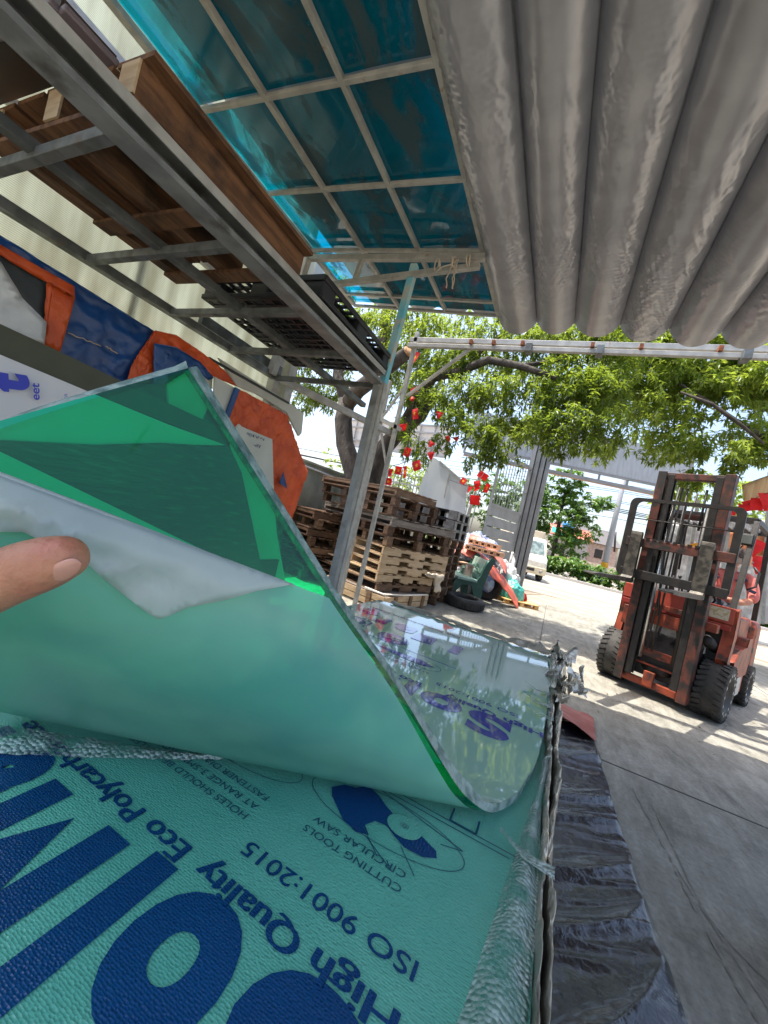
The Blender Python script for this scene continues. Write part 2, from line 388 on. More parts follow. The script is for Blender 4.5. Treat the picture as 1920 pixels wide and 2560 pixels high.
# ------------------------------------------------------------------ ground and road
mb = MB(); mb.grid(lambda u, v: (-260 + 520 * u, -60 + 460 * v, -.012), 4, 4)
tag(mb.build('ground', sand), kind='structure')
mb = MB()
mb.add([(-12, -6, 0), (10, -6, 0), (10, 12.2, 0), (-12, 10.4, 0)], [(0, 1, 2, 3)])
tag(mb.build('yard_floor', concrete), kind='structure')
mb = MB()
tm = mat('tyre mark', (.19, .18, .155), (.24, .23, .20), ns=20, rough=.8)
jm = mat('joint', (.09, .085, .075), rough=.9)
mb.box((2., 3.23, .002), (9, .012, .003)); mb.box((.06, 7.2, .002), (.012, 7.9, .003)); mb.box((3.2, 6.6, .002), (.012, 6.7, .003))
tag(mb.build('floor_joint', jm), kind='structure')
mb = MB(); rnd = random.Random(31)
for (P_, w_) in (([(.72, 3.0), (.78, 2.5), (.82, 2.1), (.88, 1.75), (1.0, 1.4)], .012), ([(.80, 2.9), (.83, 2.5), (.86, 2.15), (1.0, 1.95), (1.25, 1.85)], .008), ([(.74, 2.9), (.80, 2.4), (.90, 1.95), (.98, 1.7), (1.15, 1.35)], .006), ([(1.0, 4.2), (1.3, 3.6), (1.5, 3.0), (1.6, 2.4)], .005)):
    fine = [catmull([Vector((a, b_, .0035)) for a, b_ in P_], t / 60) for t in range(61)]
    for a, b_ in zip(fine, fine[1:]):
        if rnd.random() < .8: mb.bar(a, b_, w_ * rnd.uniform(.3, 1.1), .0006)
tag(mb.build('floor_mark', tm), kind='structure')
mb = MB(); mb.box((0, 21.2, -.004), (160, 8.5, .012)); tag(mb.build('road', roadm), kind='structure')
mb = MB(); mb.box((0, 36.5, -.004), (160, 9, .012)); tag(mb.build('far_road', roadm), kind='structure')
mb = MB(); mb.box((20, 26.0, .06), (200, .3, .16)); mb.box((20, 31.5, .06), (200, .3, .16))
tag(mb.build('kerb', mat('kerb stone', (.45, .44, .42), rough=.8)), kind='structure')

# ------------------------------------------------------------------ leaves
def leaves(mb, sh, c, rad, twigs, L=.12, W=.038, squash=.75, per=9, droop=.5, rnd=random):
    for _ in range(twigs):
        while True:
            q = Vector((rnd.uniform(-1, 1), rnd.uniform(-1, 1), rnd.uniform(-1, 1)))
            if q.length <= 1 and rnd.random() < .35 + .65 * q.length: break
        o = c + Vector((q.x * rad, q.y * rad, q.z * rad * squash))
        if nz(o, 1.7, 3.) < -.22: continue
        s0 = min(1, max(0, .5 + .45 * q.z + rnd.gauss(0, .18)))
        a0 = rnd.uniform(0, 6.28)
        for k in range(per):
            a = a0 + k * 2.4 + rnd.uniform(-.3, .3); el = rnd.uniform(-1.2, .35) * droop * 1.6
            d = Vector((math.cos(a) * math.cos(el), math.sin(a) * math.cos(el), math.sin(el)))
            sd = d.cross(Vector((0, 0, 1))).normalized(); sd = (sd + Vector((0, 0, rnd.uniform(-.7, .7)))).normalized()
            l_ = L * rnd.uniform(.65, 1.15); w_ = W * rnd.uniform(.8, 1.2)
            p = o + Vector((0, 0, -.012 * k)); dn = Vector((0, 0, -l_ * .22))
            b = len(mb.v)
            mb.v += [p, p + d * l_ * .45 + sd * w_ * .5, p + d * l_ + dn, p + d * l_ * .45 - sd * w_ * .5]
            mb.f.append([b, b + 1, b + 2, b + 3]); mb.mi.append(0); mb.sm.append(False)
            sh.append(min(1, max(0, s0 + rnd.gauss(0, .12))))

def crown(name, clumps, M, parent, L=.12, W=.038, per=9, dens=1., droop=.5, seed=1):
    mb = MB(); sh = []; rnd = random.Random(seed)
    for c, rad, n in clumps: leaves(mb, sh, Vector(c), rad, int(n * dens), L, W, per=per, droop=droop, rnd=rnd)
    o = mb.build(name, M, parent)
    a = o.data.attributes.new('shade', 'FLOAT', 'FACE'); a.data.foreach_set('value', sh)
    return o

# ------------------------------------------------------------------ big tree by the wall
tree = empty('shade_tree', (-3.7, 6.6, 0), label='large leafy tree with dark forked trunk growing behind the pallet stacks', cat='tree')
def rel(o, p): return Vector(p) - Vector(o.location)
mb = MB()
T = lambda *p: rel(tree, at(p[0], p[1], y=p[2]))
mb.tube([Vector((.1, .1, 0)), Vector((0, 0, 1.0)), T(888, 1190, 6.5), T(862, 1110, 6.5), T(858, 1050, 6.5), T(868, 1000, 6.5)], [.26, .22, .2, .17, .17, .16], 14)
mb.tube([T(868, 1010, 6.5), T(895, 975, 6.3), T(935, 945, 6.1), T(975, 915, 5.9), T(1020, 880, 5.7)], [.15, .15, .14, .115, .10], 12)
mb.tube([T(866, 1010, 6.5), T(845, 940, 6.7), T(850, 860, 6.9), T(830, 760, 7.1)], [.13, .11, .09, .06], 10)
mb.tube([Vector((.1, .1, .2)), Vector((.2, .5, .9)), T(930, 1190, 7.3), T(960, 1120, 7.3), T(1000, 1075, 7.3), T(1050, 1035, 7.2), T(1075, 1000, 7.1)], [.24, .22, .2, .18, .17, .16, .10], 12)
mb.tube([T(962, 960, 7.3), T(958, 870, 7.3), T(965, 790, 7.3), T(985, 700, 7.3)], [.15, .13, .12, .1], 12)
mb.tube([T(1000, 1075, 7.3), T(1040, 1000, 7.), T(1085, 945, 6.8), T(1150, 928, 6.7), T(1220, 900, 6.6), T(1300, 915, 6.5), T(1390, 945, 6.4)], [.1, .09, .08, .075, .07, .06, .04], 10)
mb.tube([T(1150, 930, 6.7), T(1220, 860, 6.8), T(1310, 800, 6.9), T(1420, 760, 7.)], [.05, .04, .035, .02], 8)
mb.tube([T(1300, 915, 6.5), T(1400, 900, 6.9), T(1480, 870, 7.2), T(1560, 845, 7.4)], [.035, .03, .02, .015], 8)
mb.tube([T(1700, 980, 8.), T(1780, 1010, 8.), T(1850, 1060, 8.), T(1910, 1110, 8.)], [.02, .03, .03, .02], 8)
mb.build('trunk', bark, tree)
mb = MB(); p = T(1020, 880, 5.7); q = T(1023, 877.5, 5.69); mb.tube([p, q], [.1, .085], 12); mb.build('cut_end', barkcut, tree)
cl = []
rnd = random.Random(5)
def clp(x, y, Y, r, n): cl.append((T(x, y, Y), r, n))
for (x, y, Y, r, n) in [
    (740, 900, 7.2, .55, 70), (720, 960, 7.3, .5, 50), (790, 930, 7.2, .5, 55), (720, 1040, 7.6, .38, 35), (800, 830, 7.0, .5, 60), (850, 740, 6.8, .5, 60),
    (820, 700, 6.9, .45, 45), (900, 800, 7.2, .5, 50), (910, 880, 7.5, .45, 45), (1000, 800, 7.2, .45, 55), (1010, 870, 7., .42, 55), (1075, 830, 6.9, .5, 70),
    (1060, 960, 6.6, .35, 50), (1090, 1010, 6.6, .35, 52), (1030, 1110, 6.6, .3, 50), (1060, 1150, 6.5, .2, 20), (1110, 1100, 6.6, .25, 30), (1010, 1060, 6.7, .25, 30),
    (1130, 890, 6.8, .5, 80), (1200, 850, 6.9, .5, 80), (1280, 840, 7., .5, 85), (1370, 840, 7.1, .5, 80), (1460, 840, 7.2, .5, 75), (1550, 850, 7.4, .5, 60),
    (1160, 980, 6.5, .45, 85), (1240, 970, 6.5, .45, 85), (1320, 980, 6.6, .45, 85), (1400, 970, 6.7, .45, 80), (1480, 960, 6.8, .45, 75), (1550, 960, 7., .4, 45),
    (1140, 1040, 6.3, .3, 50), (1200, 1070, 6.2, .35, 80), (1270, 1080, 6.2, .35, 80), (1230, 1130, 6.2, .25, 45), (1290, 1140, 6.2, .22, 30), (1350, 1060, 6.4, .4, 70),
    (1430, 1050, 6.5, .4, 70), (1400, 1110, 6.4, .25, 32), (1510, 1060, 6.7, .38, 60), (1470, 1110, 6.5, .22, 26), (1560, 1110, 6.8, .25, 26), (1600, 1040, 7.2, .3, 26), (1180, 1150, 6.2, .15, 12)]:
    clp(x, y, Y, r, n)
for k in range(430):
    x = rnd.uniform(690, 1620); y = rnd.uniform(780, 1120)
    lim = 1085 if x > 1130 else 1000
    if x < 880: lim = 1010
    if y > lim or (880 < x < 960 and y > 900) or (x < 880 and y < 780): continue
    cl.append((T(x, y, rnd.uniform(6.6, 8.2)), rnd.uniform(.22, .4), 16))
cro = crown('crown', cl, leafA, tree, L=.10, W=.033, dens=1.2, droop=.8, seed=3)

tree2 = empty('roadside_tree', (4.5, 10.5, 0), label='bright yellow-green leafy tree hanging over the right edge beyond the forklift', cat='tree')
T2 = lambda *p: rel(tree2, at(p[0], p[1], y=p[2]))
mb = MB(); mb.tube([Vector((0, 0, 0)), Vector((.1, 0, 2.5)), Vector((-.2, -.3, 4.5)), T2(1800, 900, 9.5)], [.22, .18, .14, .08], 12)
mb.tube([Vector((-.2, -.3, 4.5)), T2(1900, 1090, 9), T2(1850, 1060, 8.8), T2(1780, 1010, 8.6), T2(1700, 960, 8.5)], [.09, .06, .045, .03, .02], 8)
mb.build('trunk', bark, tree2)
cl = []
for (x, y, Y, r, n) in [(1640, 850, 9.5, .6, 55), (1740, 850, 9.5, .7, 60), (1850, 870, 9.5, .7, 55), (1930, 860, 9.5, .7, 45), (1640, 950, 9.5, .55, 50), (1730, 960, 9.3, .6, 60),
        (1830, 960, 9.2, .55, 50), (1900, 980, 9.2, .5, 35), (1680, 1060, 9.2, .45, 30), (1860, 1120, 9., .4, 40), (1790, 1110, 9., .38, 38), (1720, 1120, 9., .35, 32), (1660, 1110, 9.2, .3, 18),
        (1920, 1110, 9., .35, 30), (1740, 1190, 9.4, .3, 26), (1700, 1220, 9.8, .3, 22), (1800, 1215, 10, .3, 16), (1580, 900, 9.6, .4, 26), (1820, 1175, 9.2, .2, 14)]:
    cl.append((T2(x, y, Y), r, n))
rnd = random.Random(77)
for k in range(260):
    x = rnd.uniform(1480, 1980); y = rnd.uniform(790, 1130)
    if y > 1000 and rnd.random() < .6: continue
    cl.append((T2(x, y, rnd.uniform(8.4, 10.6)), rnd.uniform(.25, .45), 16))
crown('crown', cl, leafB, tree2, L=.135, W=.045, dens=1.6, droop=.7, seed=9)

def small_tree(name, base, h, clumps, M, label, L, W, dens, seed, group=None):
    t = empty(name, base, label=label, cat='tree', group=group)
    mb = MB(); mb.tube([(0, 0, 0), (.1, 0, h * .3), (0, .1, h * .6), (.1, 0, h * .85)], [.2, .16, .12, .05], 10); mb.build('trunk', bark, t)
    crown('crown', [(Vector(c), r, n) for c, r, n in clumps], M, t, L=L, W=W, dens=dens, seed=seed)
    return t
b = at(1375, 1400, y=33); b.z = 0
small_tree('median_tree', b, 8, [((0, 0, 7.2), 1.4, 110), ((-1.2, 0, 5.6), 1.6, 130), ((1.2, .2, 5.4), 1.6, 130), ((0, -.3, 4.2), 2., 170), ((-2, 0, 3.6), 1.4, 90), ((1.6, 0, 3.4), 1.6, 100), ((.2, 0, 2.4), 1.8, 110), ((2.6, 0, 5.9), .8, 40), ((-2.4, 0, 6.2), 1.2, 60), ((1.2, 0, 1.8), 1.2, 50)],
           leafC, 'round green street tree behind the parked truck in the road median', .36, .17, 1., 11)
b = at(1195, 1420, y=26); b.z = 0
small_tree('median_tree', b, 5, [((0, 0, 4.6), 1.5, 90), ((-1.5, 0, 4.2), 1.3, 70), ((1.4, 0, 3.8), 1.2, 60), ((0, 0, 3.0), 1.5, 70)],
           leafC, 'green tree seen through the open picket gate leaf', .32, .15, 1., 12)
b = at(1030, 1330, y=24); b.z = 0
small_tree('median_tree', b, 5, [((0, 0, 4.0), 1.6, 80), ((-2.2, 0, 3.7), 1.4, 70), ((1.8, 0, 3.6), 1.4, 70), ((-4.2, 0, 3.6), 1.6, 80), ((0, 0, 2.6), 1.6, 70), ((-3.8, 0, 4.9), 1.3, 60), ((-6, 0, 4.4), 1.6, 60)],
           leafB, 'pale green trees across the street behind the wooden pallet stack', .32, .15, 1., 13)
b = at(1785, 1330, y=17); b.z = 0
small_tree('median_tree', b, 5, [((0, 0, 4.6), 1.2, 80), ((-1.2, 0, 4.0), 1.0, 60), ((1.2, 0, 3.8), 1.0, 50)],
           leafB, 'small sunlit tree behind the top of the forklift mast', .26, .12, 1., 14)
# hedge
mb = MB(); sh = []; rnd = random.Random(4)
for k in range(110):
    leaves(mb, sh, Vector((-9 + 24 * rnd.random(), 28.2 + rnd.uniform(-1, 1), rnd.uniform(.3, 1.15))), .9, 26, L=.26, W=.15, squash=.5, rnd=rnd)
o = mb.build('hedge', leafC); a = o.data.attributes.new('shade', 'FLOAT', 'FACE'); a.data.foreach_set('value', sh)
tag(o, 'low clipped green hedge running along the sunlit road median', 'hedge')

mb = MB(); sh = []; rnd = random.Random(15)
for k in range(420):
    x = rnd.uniform(-1.6, 4.5); y = rnd.uniform(3.6, 12)
    a = rnd.uniform(0, 6.28); L_ = rnd.uniform(.015, .05); W_ = L_ * .35; d = Vector((math.cos(a), math.sin(a), .1)); sd = Vector((-math.sin(a), math.cos(a), .25))
    p = Vector((x, y, .006)); b = len(mb.v); mb.v += [p, p + d * L_ * .5 + sd * W_ * .5, p + d * L_, p + d * L_ * .5 - sd * W_ * .5 + Vector((0, 0, .004))]
    mb.f.append([b, b + 1, b + 2, b + 3]); mb.mi.append(0); mb.sm.append(False)
o = mb.build('fallen_leaves', mat('dry leaf', (.20, .13, .05), (.10, .07, .03), ns=3, rough=.8)); tag(o, 'dry brown leaves scattered over the concrete yard', 'leaves', kind='stuff')
# ------------------------------------------------------------------ boundary wall on the left
mb = MB(); mb.box((-4.35, 8.2, .95), (.16, 9.4, 1.9)); mb.box((-4.35, 8.2, 1.92), (.22, 9.42, .05))
o = mb.build('boundary_wall', concw, bevel=.01); tag(o, 'low mossy rendered wall beside the tree trunk and dark pallets', 'wall')
mb = MB(); mb.tube([(-4.25, 3.6, 1.86), (-4.24, 5, 1.84), (-4.24, 7, 1.8), (-4.24, 9, 1.82)], .018, 8)
tag(mb.build('drain_pipe', whitep), 'thin white pipe running along the top of the mossy wall', 'pipe')

# ------------------------------------------------------------------ see-through wall sheeting
def wall_mat():
    m = bpy.data.materials.new('ribbed polycarbonate'); m.use_nodes = True
    n = m.node_tree.nodes; l = m.node_tree.links; b = n['Principled BSDF']
    tc = n.new('ShaderNodeTexCoord')
    t = n.new('ShaderNodeTexNoise'); t.inputs['Scale'].default_value = 2.2; t.inputs['Detail'].default_value = 7
    mp = n.new('ShaderNodeMapping'); mp.inputs['Scale'].default_value = (1, 3, .5); l.new(tc.outputs['Object'], mp.inputs[0]); l.new(mp.outputs[0], t.inputs['Vector'])
    r = n.new('ShaderNodeValToRGB'); r.color_ramp.elements[0].position = .35; r.color_ramp.elements[1].position = .62
    r.color_ramp.elements[0].color = (.52, .50, .40, 1); r.color_ramp.elements[1].color = (.80, .82, .72, 1); l.new(t.outputs[0], r.inputs[0])
    wv = n.new('ShaderNodeTexWave'); wv.wave_type = 'BANDS'; wv.bands_direction = 'Z'; wv.inputs['Scale'].default_value = 26; l.new(tc.outputs['Object'], wv.inputs['Vector'])
    mx = n.new('ShaderNodeMix'); mx.data_type = 'RGBA'; mx.blend_type = 'MULTIPLY'; mx.inputs[0].default_value = .35
    l.new(r.outputs[0], mx.inputs[6]); l.new(wv.outputs[0], mx.inputs[7])
    l.new(mx.outputs[2], b.inputs['Base Color']); b.inputs['Roughness'].default_value = .3
    tr = n.new('ShaderNodeBsdfTranslucent'); l.new(mx.outputs[2], tr.inputs[0])
    tp = n.new('ShaderNodeBsdfTransparent'); tp.inputs[0].default_value = (.8, .86, .74, 1)
    m1 = n.new('ShaderNodeMixShader'); m1.inputs[0].default_value = .62; l.new(b.outputs[0], m1.inputs[1]); l.new(tr.outputs[0], m1.inputs[2])
    m2 = n.new('ShaderNodeMixShader'); m2.inputs[0].default_value = .16; l.new(m1.outputs[0], m2.inputs[1]); l.new(tp.outputs[0], m2.inputs[2])
    l.new(m2.outputs[0], n['Material Output'].inputs[0])
    return m
wallsheet = wall_mat()
wall = empty('translucent_wall', (-3.22, 1.5, 0), label='cream translucent ribbed sheet wall behind the steel rack', cat='wall')
mb = MB(); mb.box((0, 0, 3.25), (.012, 4.1, 2.3)); mb.build('sheeting', wallsheet, wall)
for (z, s, m_) in [(3.05, .045, galv_lt), (3.46, .04, wood_dk), (3.78, .05, galv_lt), (4.15, .05, galv_lt)]:
    mb = MB(); mb.box((.05, 0, z), (.05, 4.1, s)); mb.build('rail', m_, wall)
mb = MB(); mb.box((.06, 2.05, 1.95), (.12, .12, 3.9)); mb.build('end_post', galv_lt, wall)
for yy in (-1.2, .3): 
    mb = MB(); mb.box((-.04, yy, 3.2), (.04, .05, 2.2)); mb.build('stud', galv_lt, wall)
mb = MB(); mb.box((-.09, 0.2, 1.04), (.12, 3.9, 2.08)); mb.build('lower_wall', concw, wall)
mb = MB(); mb.bar((.12, 2.0, 3.3), (.12, 2.0, 4.0), .16, .16); mb.build('cream_panel', cream_sheet, wall)

# ------------------------------------------------------------------ awning frame with blue sheets
def K(x, y, z): # a point given at height 3.6 under the eye, moved out along its own height
    return (x, y, z)
def zt(x): return 3.6 + max(0, -1.03 - x) * .075
blue_sheet = glassy('blue sheet', (.0, .40, .54), rough=.06, diff=.32, diffc=(.0, .25, .34), bump=.15, bs=3.5, ior=1.5)
fr = empty('awning_frame', (-1.9, 2.0, 3.6), label='pale steel lattice frame holding blue see-through sheets overhead', cat='awning')
mb = MB()
P = lambda x, y, dz=0.: Vector((x + 1.9, y - 2.0, zt(x) - 3.6 + dz))
for xx, wd in ((-2.82, .05), (-2.2, .032), (-1.62, .032), (-1.03, .05)):
    mb = MB(); mb.bar(P(xx, -.9), P(xx, 4.0), wd, .04); mb.build('rail', galv_lt, fr, bevel=.003)
for yy in (.36, 1.03, 1.7, 2.38, 3.06, 3.78, 4.02):
    mb = MB(); mb.bar(P(-2.83, yy, -.006), P(-1.02, yy, -.006), .03, .028); mb.build('cross_bar', galv_lt, fr, bevel=.003)
for k, (xa, xb) in enumerate([(-2.80, -2.21), (-2.19, -1.63), (-1.61, -1.04)]):
    for j, (ya, yb) in enumerate([(-.9, 1.69), (1.71, 4.0)]):
        mb = MB(); n = 10
        def fn(u, v, xa=xa, xb=xb, ya=ya, yb=yb):
            x = xa + (xb - xa) * u; y = ya + (yb - ya) * v
            return P(x, y, .026 + .006 * nz((x, y, 0), 2.2, 2.) + .006 * math.sin(PI * u))
        mb.grid(fn, 8, 24); mb.build('blue_sheet', blue_sheet, fr)
# blotchy grime on the sheets, part of the sheet itself
def grime(m):
    n = m.node_tree.nodes; l = m.node_tree.links; out = n['Material Output']; src = out.inputs[0].links[0].from_socket
    tc = n.new('ShaderNodeTexCoord'); mp = n.new('ShaderNodeMapping'); mp.inputs['Scale'].default_value = (1.7, .8, 1); l.new(tc.outputs['Object'], mp.inputs[0])
    t = n.new('ShaderNodeTexNoise'); t.inputs['Scale'].default_value = 1.9; t.inputs['Detail'].default_value = 12; t.inputs['Roughness'].default_value = .68; t.inputs['Distortion'].default_value = .6; l.new(mp.outputs[0], t.inputs['Vector'])
    r = n.new('ShaderNodeValToRGB'); r.color_ramp.elements[0].position = .50; r.color_ramp.elements[1].position = .585; r.color_ramp.elements[0].color = (0, 0, 0, 1); r.color_ramp.elements[1].color = (.72, .72, .72, 1); l.new(t.outputs[0], r.inputs[0])
    d = n.new('ShaderNodeBsdfDiffuse'); d.inputs[0].default_value = (.07, .085, .085, 1); ms = n.new('ShaderNodeMixShader')
    l.new(r.outputs[0], ms.inputs[0]); l.new(src, ms.inputs[1]); l.new(d.outputs[0], ms.inputs[2]); l.new(ms.outputs[0], out.inputs[0])
grime(blue_sheet)

# ------------------------------------------------------------------ grey canopy
can = empty('grey_canopy', (0, 2, 3.6), label='large grey fabric canopy hanging in long puckered folds overhead', cat='canopy')
seams = [-2.72, -2.2, -1.8, -1.42, -1.06, -.66, -.30, .11, .52, .93, 1.34, 1.75, 2.16, 2.57, 2.98, 3.4]
def crease(x, y, u):
    """sharp puckers that start at the seams and run in, slanted"""
    e = min(u, 1 - u) * 2
    sd = 1 if u < .5 else -1
    big = max(0, noise.noise(Vector((x * 1.6, y * 1.1, 4))) + .22)
    a = 0.
    for k, (fy, sl, am) in enumerate(((5., 2.6, .55), (9., -5.5, .9), (15., 7.5, .55))):
        t = y * fy + sd * sl * e + 2.2 * noise.noise(Vector((x * 2.4, y * 1.3, k * 7)))
        r = 1 - abs(noise.noise(Vector((t, x * 3.7 + k, 0)))) * 3.2
        a += am * max(0, r) ** 2.6
    return a * (.12 + 1.5 * big) * (.25 + .75 * math.sin(PI * min(1, e * 1.3)))
for i in range(len(seams) - 1):
    xa, xb = seams[i], seams[i + 1]; left = xb < -1.0
    za = 3.76 if left else 3.635
    y1 = 4.2 + (.09 * max(0, (xa + xb) / 2 + .2)); y0 = -1.0
    mb = MB()
    sag = .125 if not left else .05
    def fn(u, v, xa=xa, xb=xb, za=za, y1=y1, y0=y0, i=i, left=left, sag=sag):
        y = y0 + (y1 - y0) * v; x = xa + (xb - xa) * u
        wob = .012 * ((1 - u) * noise.noise(Vector((i * 3.3 + .4, y * .8, 0))) + u * noise.noise(Vector((i * 3.3 + 3.7, y * .8, 0))))
        s = sag * (1 + .25 * noise.noise(Vector((i * 2.3, y * .5, 8)))) * (1 - abs(2 * u - 1) ** 2.2)
        z = za - s - .0155 * crease(x, y, u) + (.0 if left else -.018 * max(0, x + 1.03)) + (zt(x) - 3.6 if left else 0)
        yy = y
        if v > .995: yy += .03 * math.sin(PI * u)
        return Vector((x + wob, yy - 2, z - 3.6))
    mb.grid(fn, 30 if not left else 8, 460 if not left else 40)
    mb.build('fold', fabric, can)
for i, xs in enumerate(seams[4:]):
    mb = MB(); mb.box((xs, -.43, .052 - .018 * max(0, xs + 1.03)), (.022, 5.1, .03)); mb.build('batten', galv, can)

# ------------------------------------------------------------------ rack frame, posts, bracket
rack = empty('steel_rack', (-1.68, 3.08, 0), label='overhead grey steel storage rack welded to a tall post', cat='rack')
rr_ = lambda x, y, z: (x + 1.68, y - 3.08, z)
def chan(p, q, wd, ht, name, m, lip=.012):
    """C-section: web plus two flanges"""
    mb = MB(); p = Vector(p); q = Vector(q); d = (q - p).normalized(); up = Vector((0, 0, 1)); x = d.cross(up).normalized()
    mb.bar(p, q, lip, ht); off = x * (wd / 2 - lip / 2)
    for s in (-1, 1):
        o = Vector((0, 0, s * (ht / 2 - lip / 2))) - off
        mb.bar(p + o, q + o, wd - lip, lip)
    return mb.build(name, m, rack, bevel=.002)
mb = MB(); mb.bar(rr_(-1.765, -.5, 2.475), rr_(-1.765, 3.05, 2.475), .008, .115); mb.bar(rr_(-1.708, -.5, 2.530), rr_(-1.708, 3.05, 2.530), .106, .007); mb.bar(rr_(-1.708, -.5, 2.419), rr_(-1.708, 3.05, 2.419), .106, .007)
mb.bar(rr_(-1.658, -.5, 2.432), rr_(-1.658, 3.05, 2.432), .006, .020); mb.build('front_rail', mat('galvanised channel', (.27, .285, .28), (.19, .20, .20), ns=7, rough=.4, metal=.4, dirt=(.10, .095, .085), dirt_s=6), rack)
mb = MB(); mb.bar(rr_(-1.652, -.5, 2.515), rr_(-1.652, 3.03, 2.515), .008, .042); mb.build('rail_flange', galv_lt, rack)
mb = MB(); mb.bar(rr_(-2.30, -.5, 2.47), rr_(-2.30, 3.9, 2.47), .06, .05); mb.build('middle_rail', galv, rack, bevel=.004)
mb = MB(); mb.bar(rr_(-3.02, -.5, 2.46), rr_(-3.02, 3.2, 2.46), .07, .06); mb.build('back_rail', galv, rack, bevel=.004)
for yy in (.25, .79, 1.37, 1.965, 2.56, 3.18):
    mb = MB(); mb.bar(rr_(-3.0, yy, 2.445), rr_(-1.74, yy, 2.445), .045, .045); mb.build('cross_bar', galv, rack, bevel=.003)
mb = MB(); mb.bar(at(700, 948, z=2.45) - rack.location, at(988, 1088, z=2.36) - rack.location, .055, .07); mb.build('tie_bar', galv_lt, rack, bevel=.004)
mb = MB(); mb.box((-.035, 0, 1.215), (.075, .06, 2.43)); mb.build('post', mat('pale zinc steel', (.33, .36, .37), (.26, .285, .29), ns=8, rough=.45, metal=.3, dirt=(.16, .16, .15), dirt_s=7), rack, bevel=.005)
mb = MB(); mb.box((.022, -.005, 1.215), (.034, .085, 2.43)); mb.box((.048, -.02, 1.215), (.012, .05, 2.43)); mb.build('post_flange', galv_lt, rack, bevel=.003)
mb = MB(); mb.bar((.005, .0, 2.40), (.05, .0, 3.52), .062, .062); mb.build('upper_post', blue_paint, rack, bevel=.004)
def bx_(p, q, wd, nm, m=galv_lt):
    mb = MB(); mb.bar(Vector(p) - rack.location, Vector(q) - rack.location, wd, wd); mb.build(nm, m, rack, bevel=.003)
bx_((-2.84, 3.05, 3.64), (-1.0, 3.05, 3.53), .05, 'bracket_top')
bx_((-2.86, 3.05, 3.32), (-1.03, 3.05, 3.46), .045, 'bracket_arm')
bx_((-2.86, 3.05, 3.32), (-2.82, 3.05, 3.66), .07, 'bracket_link')
bx_((-2.2, 3.05, 3.38), (-2.17, 3.05, 3.6), .04, 'bracket_link')
bx_((-2.98, 3.1, 2.45), (-2.84, 3.1, 3.45), .075, 'bracket_link')
bx_((-3.12, 3.3, 0), (-3.12, 3.3, 3.6), .09, 'back_post')
bx_((-1.68, .6 - 1.4, 0), (-1.68, .6 - 1.4, 2.43), .08, 'post', galv)
# rope
mb = MB(); rnd = random.Random(3)
for k in range(3):
    c0 = Vector((-1.12 - .13 * k, 3.02, 3.49 - .01 * k)); pts = []
    for t in range(26):
        a = t / 25 * 4 * PI; pts.append(c0 + Vector((.02 * math.sin(a * .5 + k) + .03 * t / 25 - .015, .036 * math.cos(a), .045 * math.sin(a))))
    mb.tube(pts, .006, 6)
for k in range(3):
    pts = [Vector((-1.25 + .02 * k, 3.0, 3.47))]
    for t in range(1, 9): pts.append(pts[-1] + Vector((rnd.uniform(-.012, .012), rnd.uniform(-.006, .006), -.028)))
    mb.tube(pts, .005, 6)
mb.tube([(-1.2, 3.0, 3.49), (-1.27, 3.0, 3.45), (-1.33, 2.99, 3.43), (-1.37, 2.98, 3.38)], .005, 6)
tag(mb.build('rope', rope_m), 'cotton rope tied round the end of the steel bracket arm', 'rope')

# ------------------------------------------------------------------ truss column and beam behind
col = empty('truss_gantry', (-2.2, 4.6, 0), label='white rust-spotted steel gantry with long tube beam across the yard', cat='gantry')
cr = lambda x, y, z: (x + 2.2, y - 4.6, z)
for (xa, ya, xb, w_) in [(-2.17, 4.6, -2.17, .05), (-2.42, 4.62, -2.42, .05), (-2.52, 4.5, -2.52, .04)]:
    mb = MB(); mb.bar(cr(xa, ya, 0), cr(xb, ya, 3.7 if xa > -2.2 else 3.05), w_, w_); mb.build('upright', galv_lt, col, bevel=.003)
mb = MB(); mb.bar(cr(-2.17, 4.6, 1.9), cr(-2.42, 4.6, 2.5), .025, .025); mb.bar(cr(-2.42, 4.6, 2.5), cr(-2.17, 4.6, 3.0), .025, .025); mb.bar(cr(-2.5, 4.6, 2.55), cr(-2.1, 4.6, 2.42), .05, .05)
mb.build_each('brace', galv_lt, col)
mb = MB(); mb.bar(cr(-2.25, 4.6, 3.6), cr(3.6, 4.6, 3.60), .05, .06); mb.build('beam_tube', galv_lt, col, bevel=.004)
mb = MB(); mb.bar(cr(-2.25, 4.56, 3.51), cr(3.6, 4.56, 3.51), .05, .05); mb.build('beam_tube', galv_lt, col, bevel=.004)
mb = MB(); mb.bar(cr(-2.1, 4.57, 2.85), cr(-1.42, 4.57, 3.5), .035, .035); mb.build('brace', galv_lt, col, bevel=.003)
for xx in (-1.42, -1.15, -.82, -.1, .35, 1.0):
    mb = MB(); mb.box(cr(xx, 4.556, 3.562), (.035, .10, .05)); mb.build('rust_weld', rustm, col)
for xx in (-.74, -.02, 1.2):
    mb = MB(); mb.box(cr(xx, 4.53, 3.50), (.07, .12, .10)); mb.build('clamp', galv, col, bevel=.005)

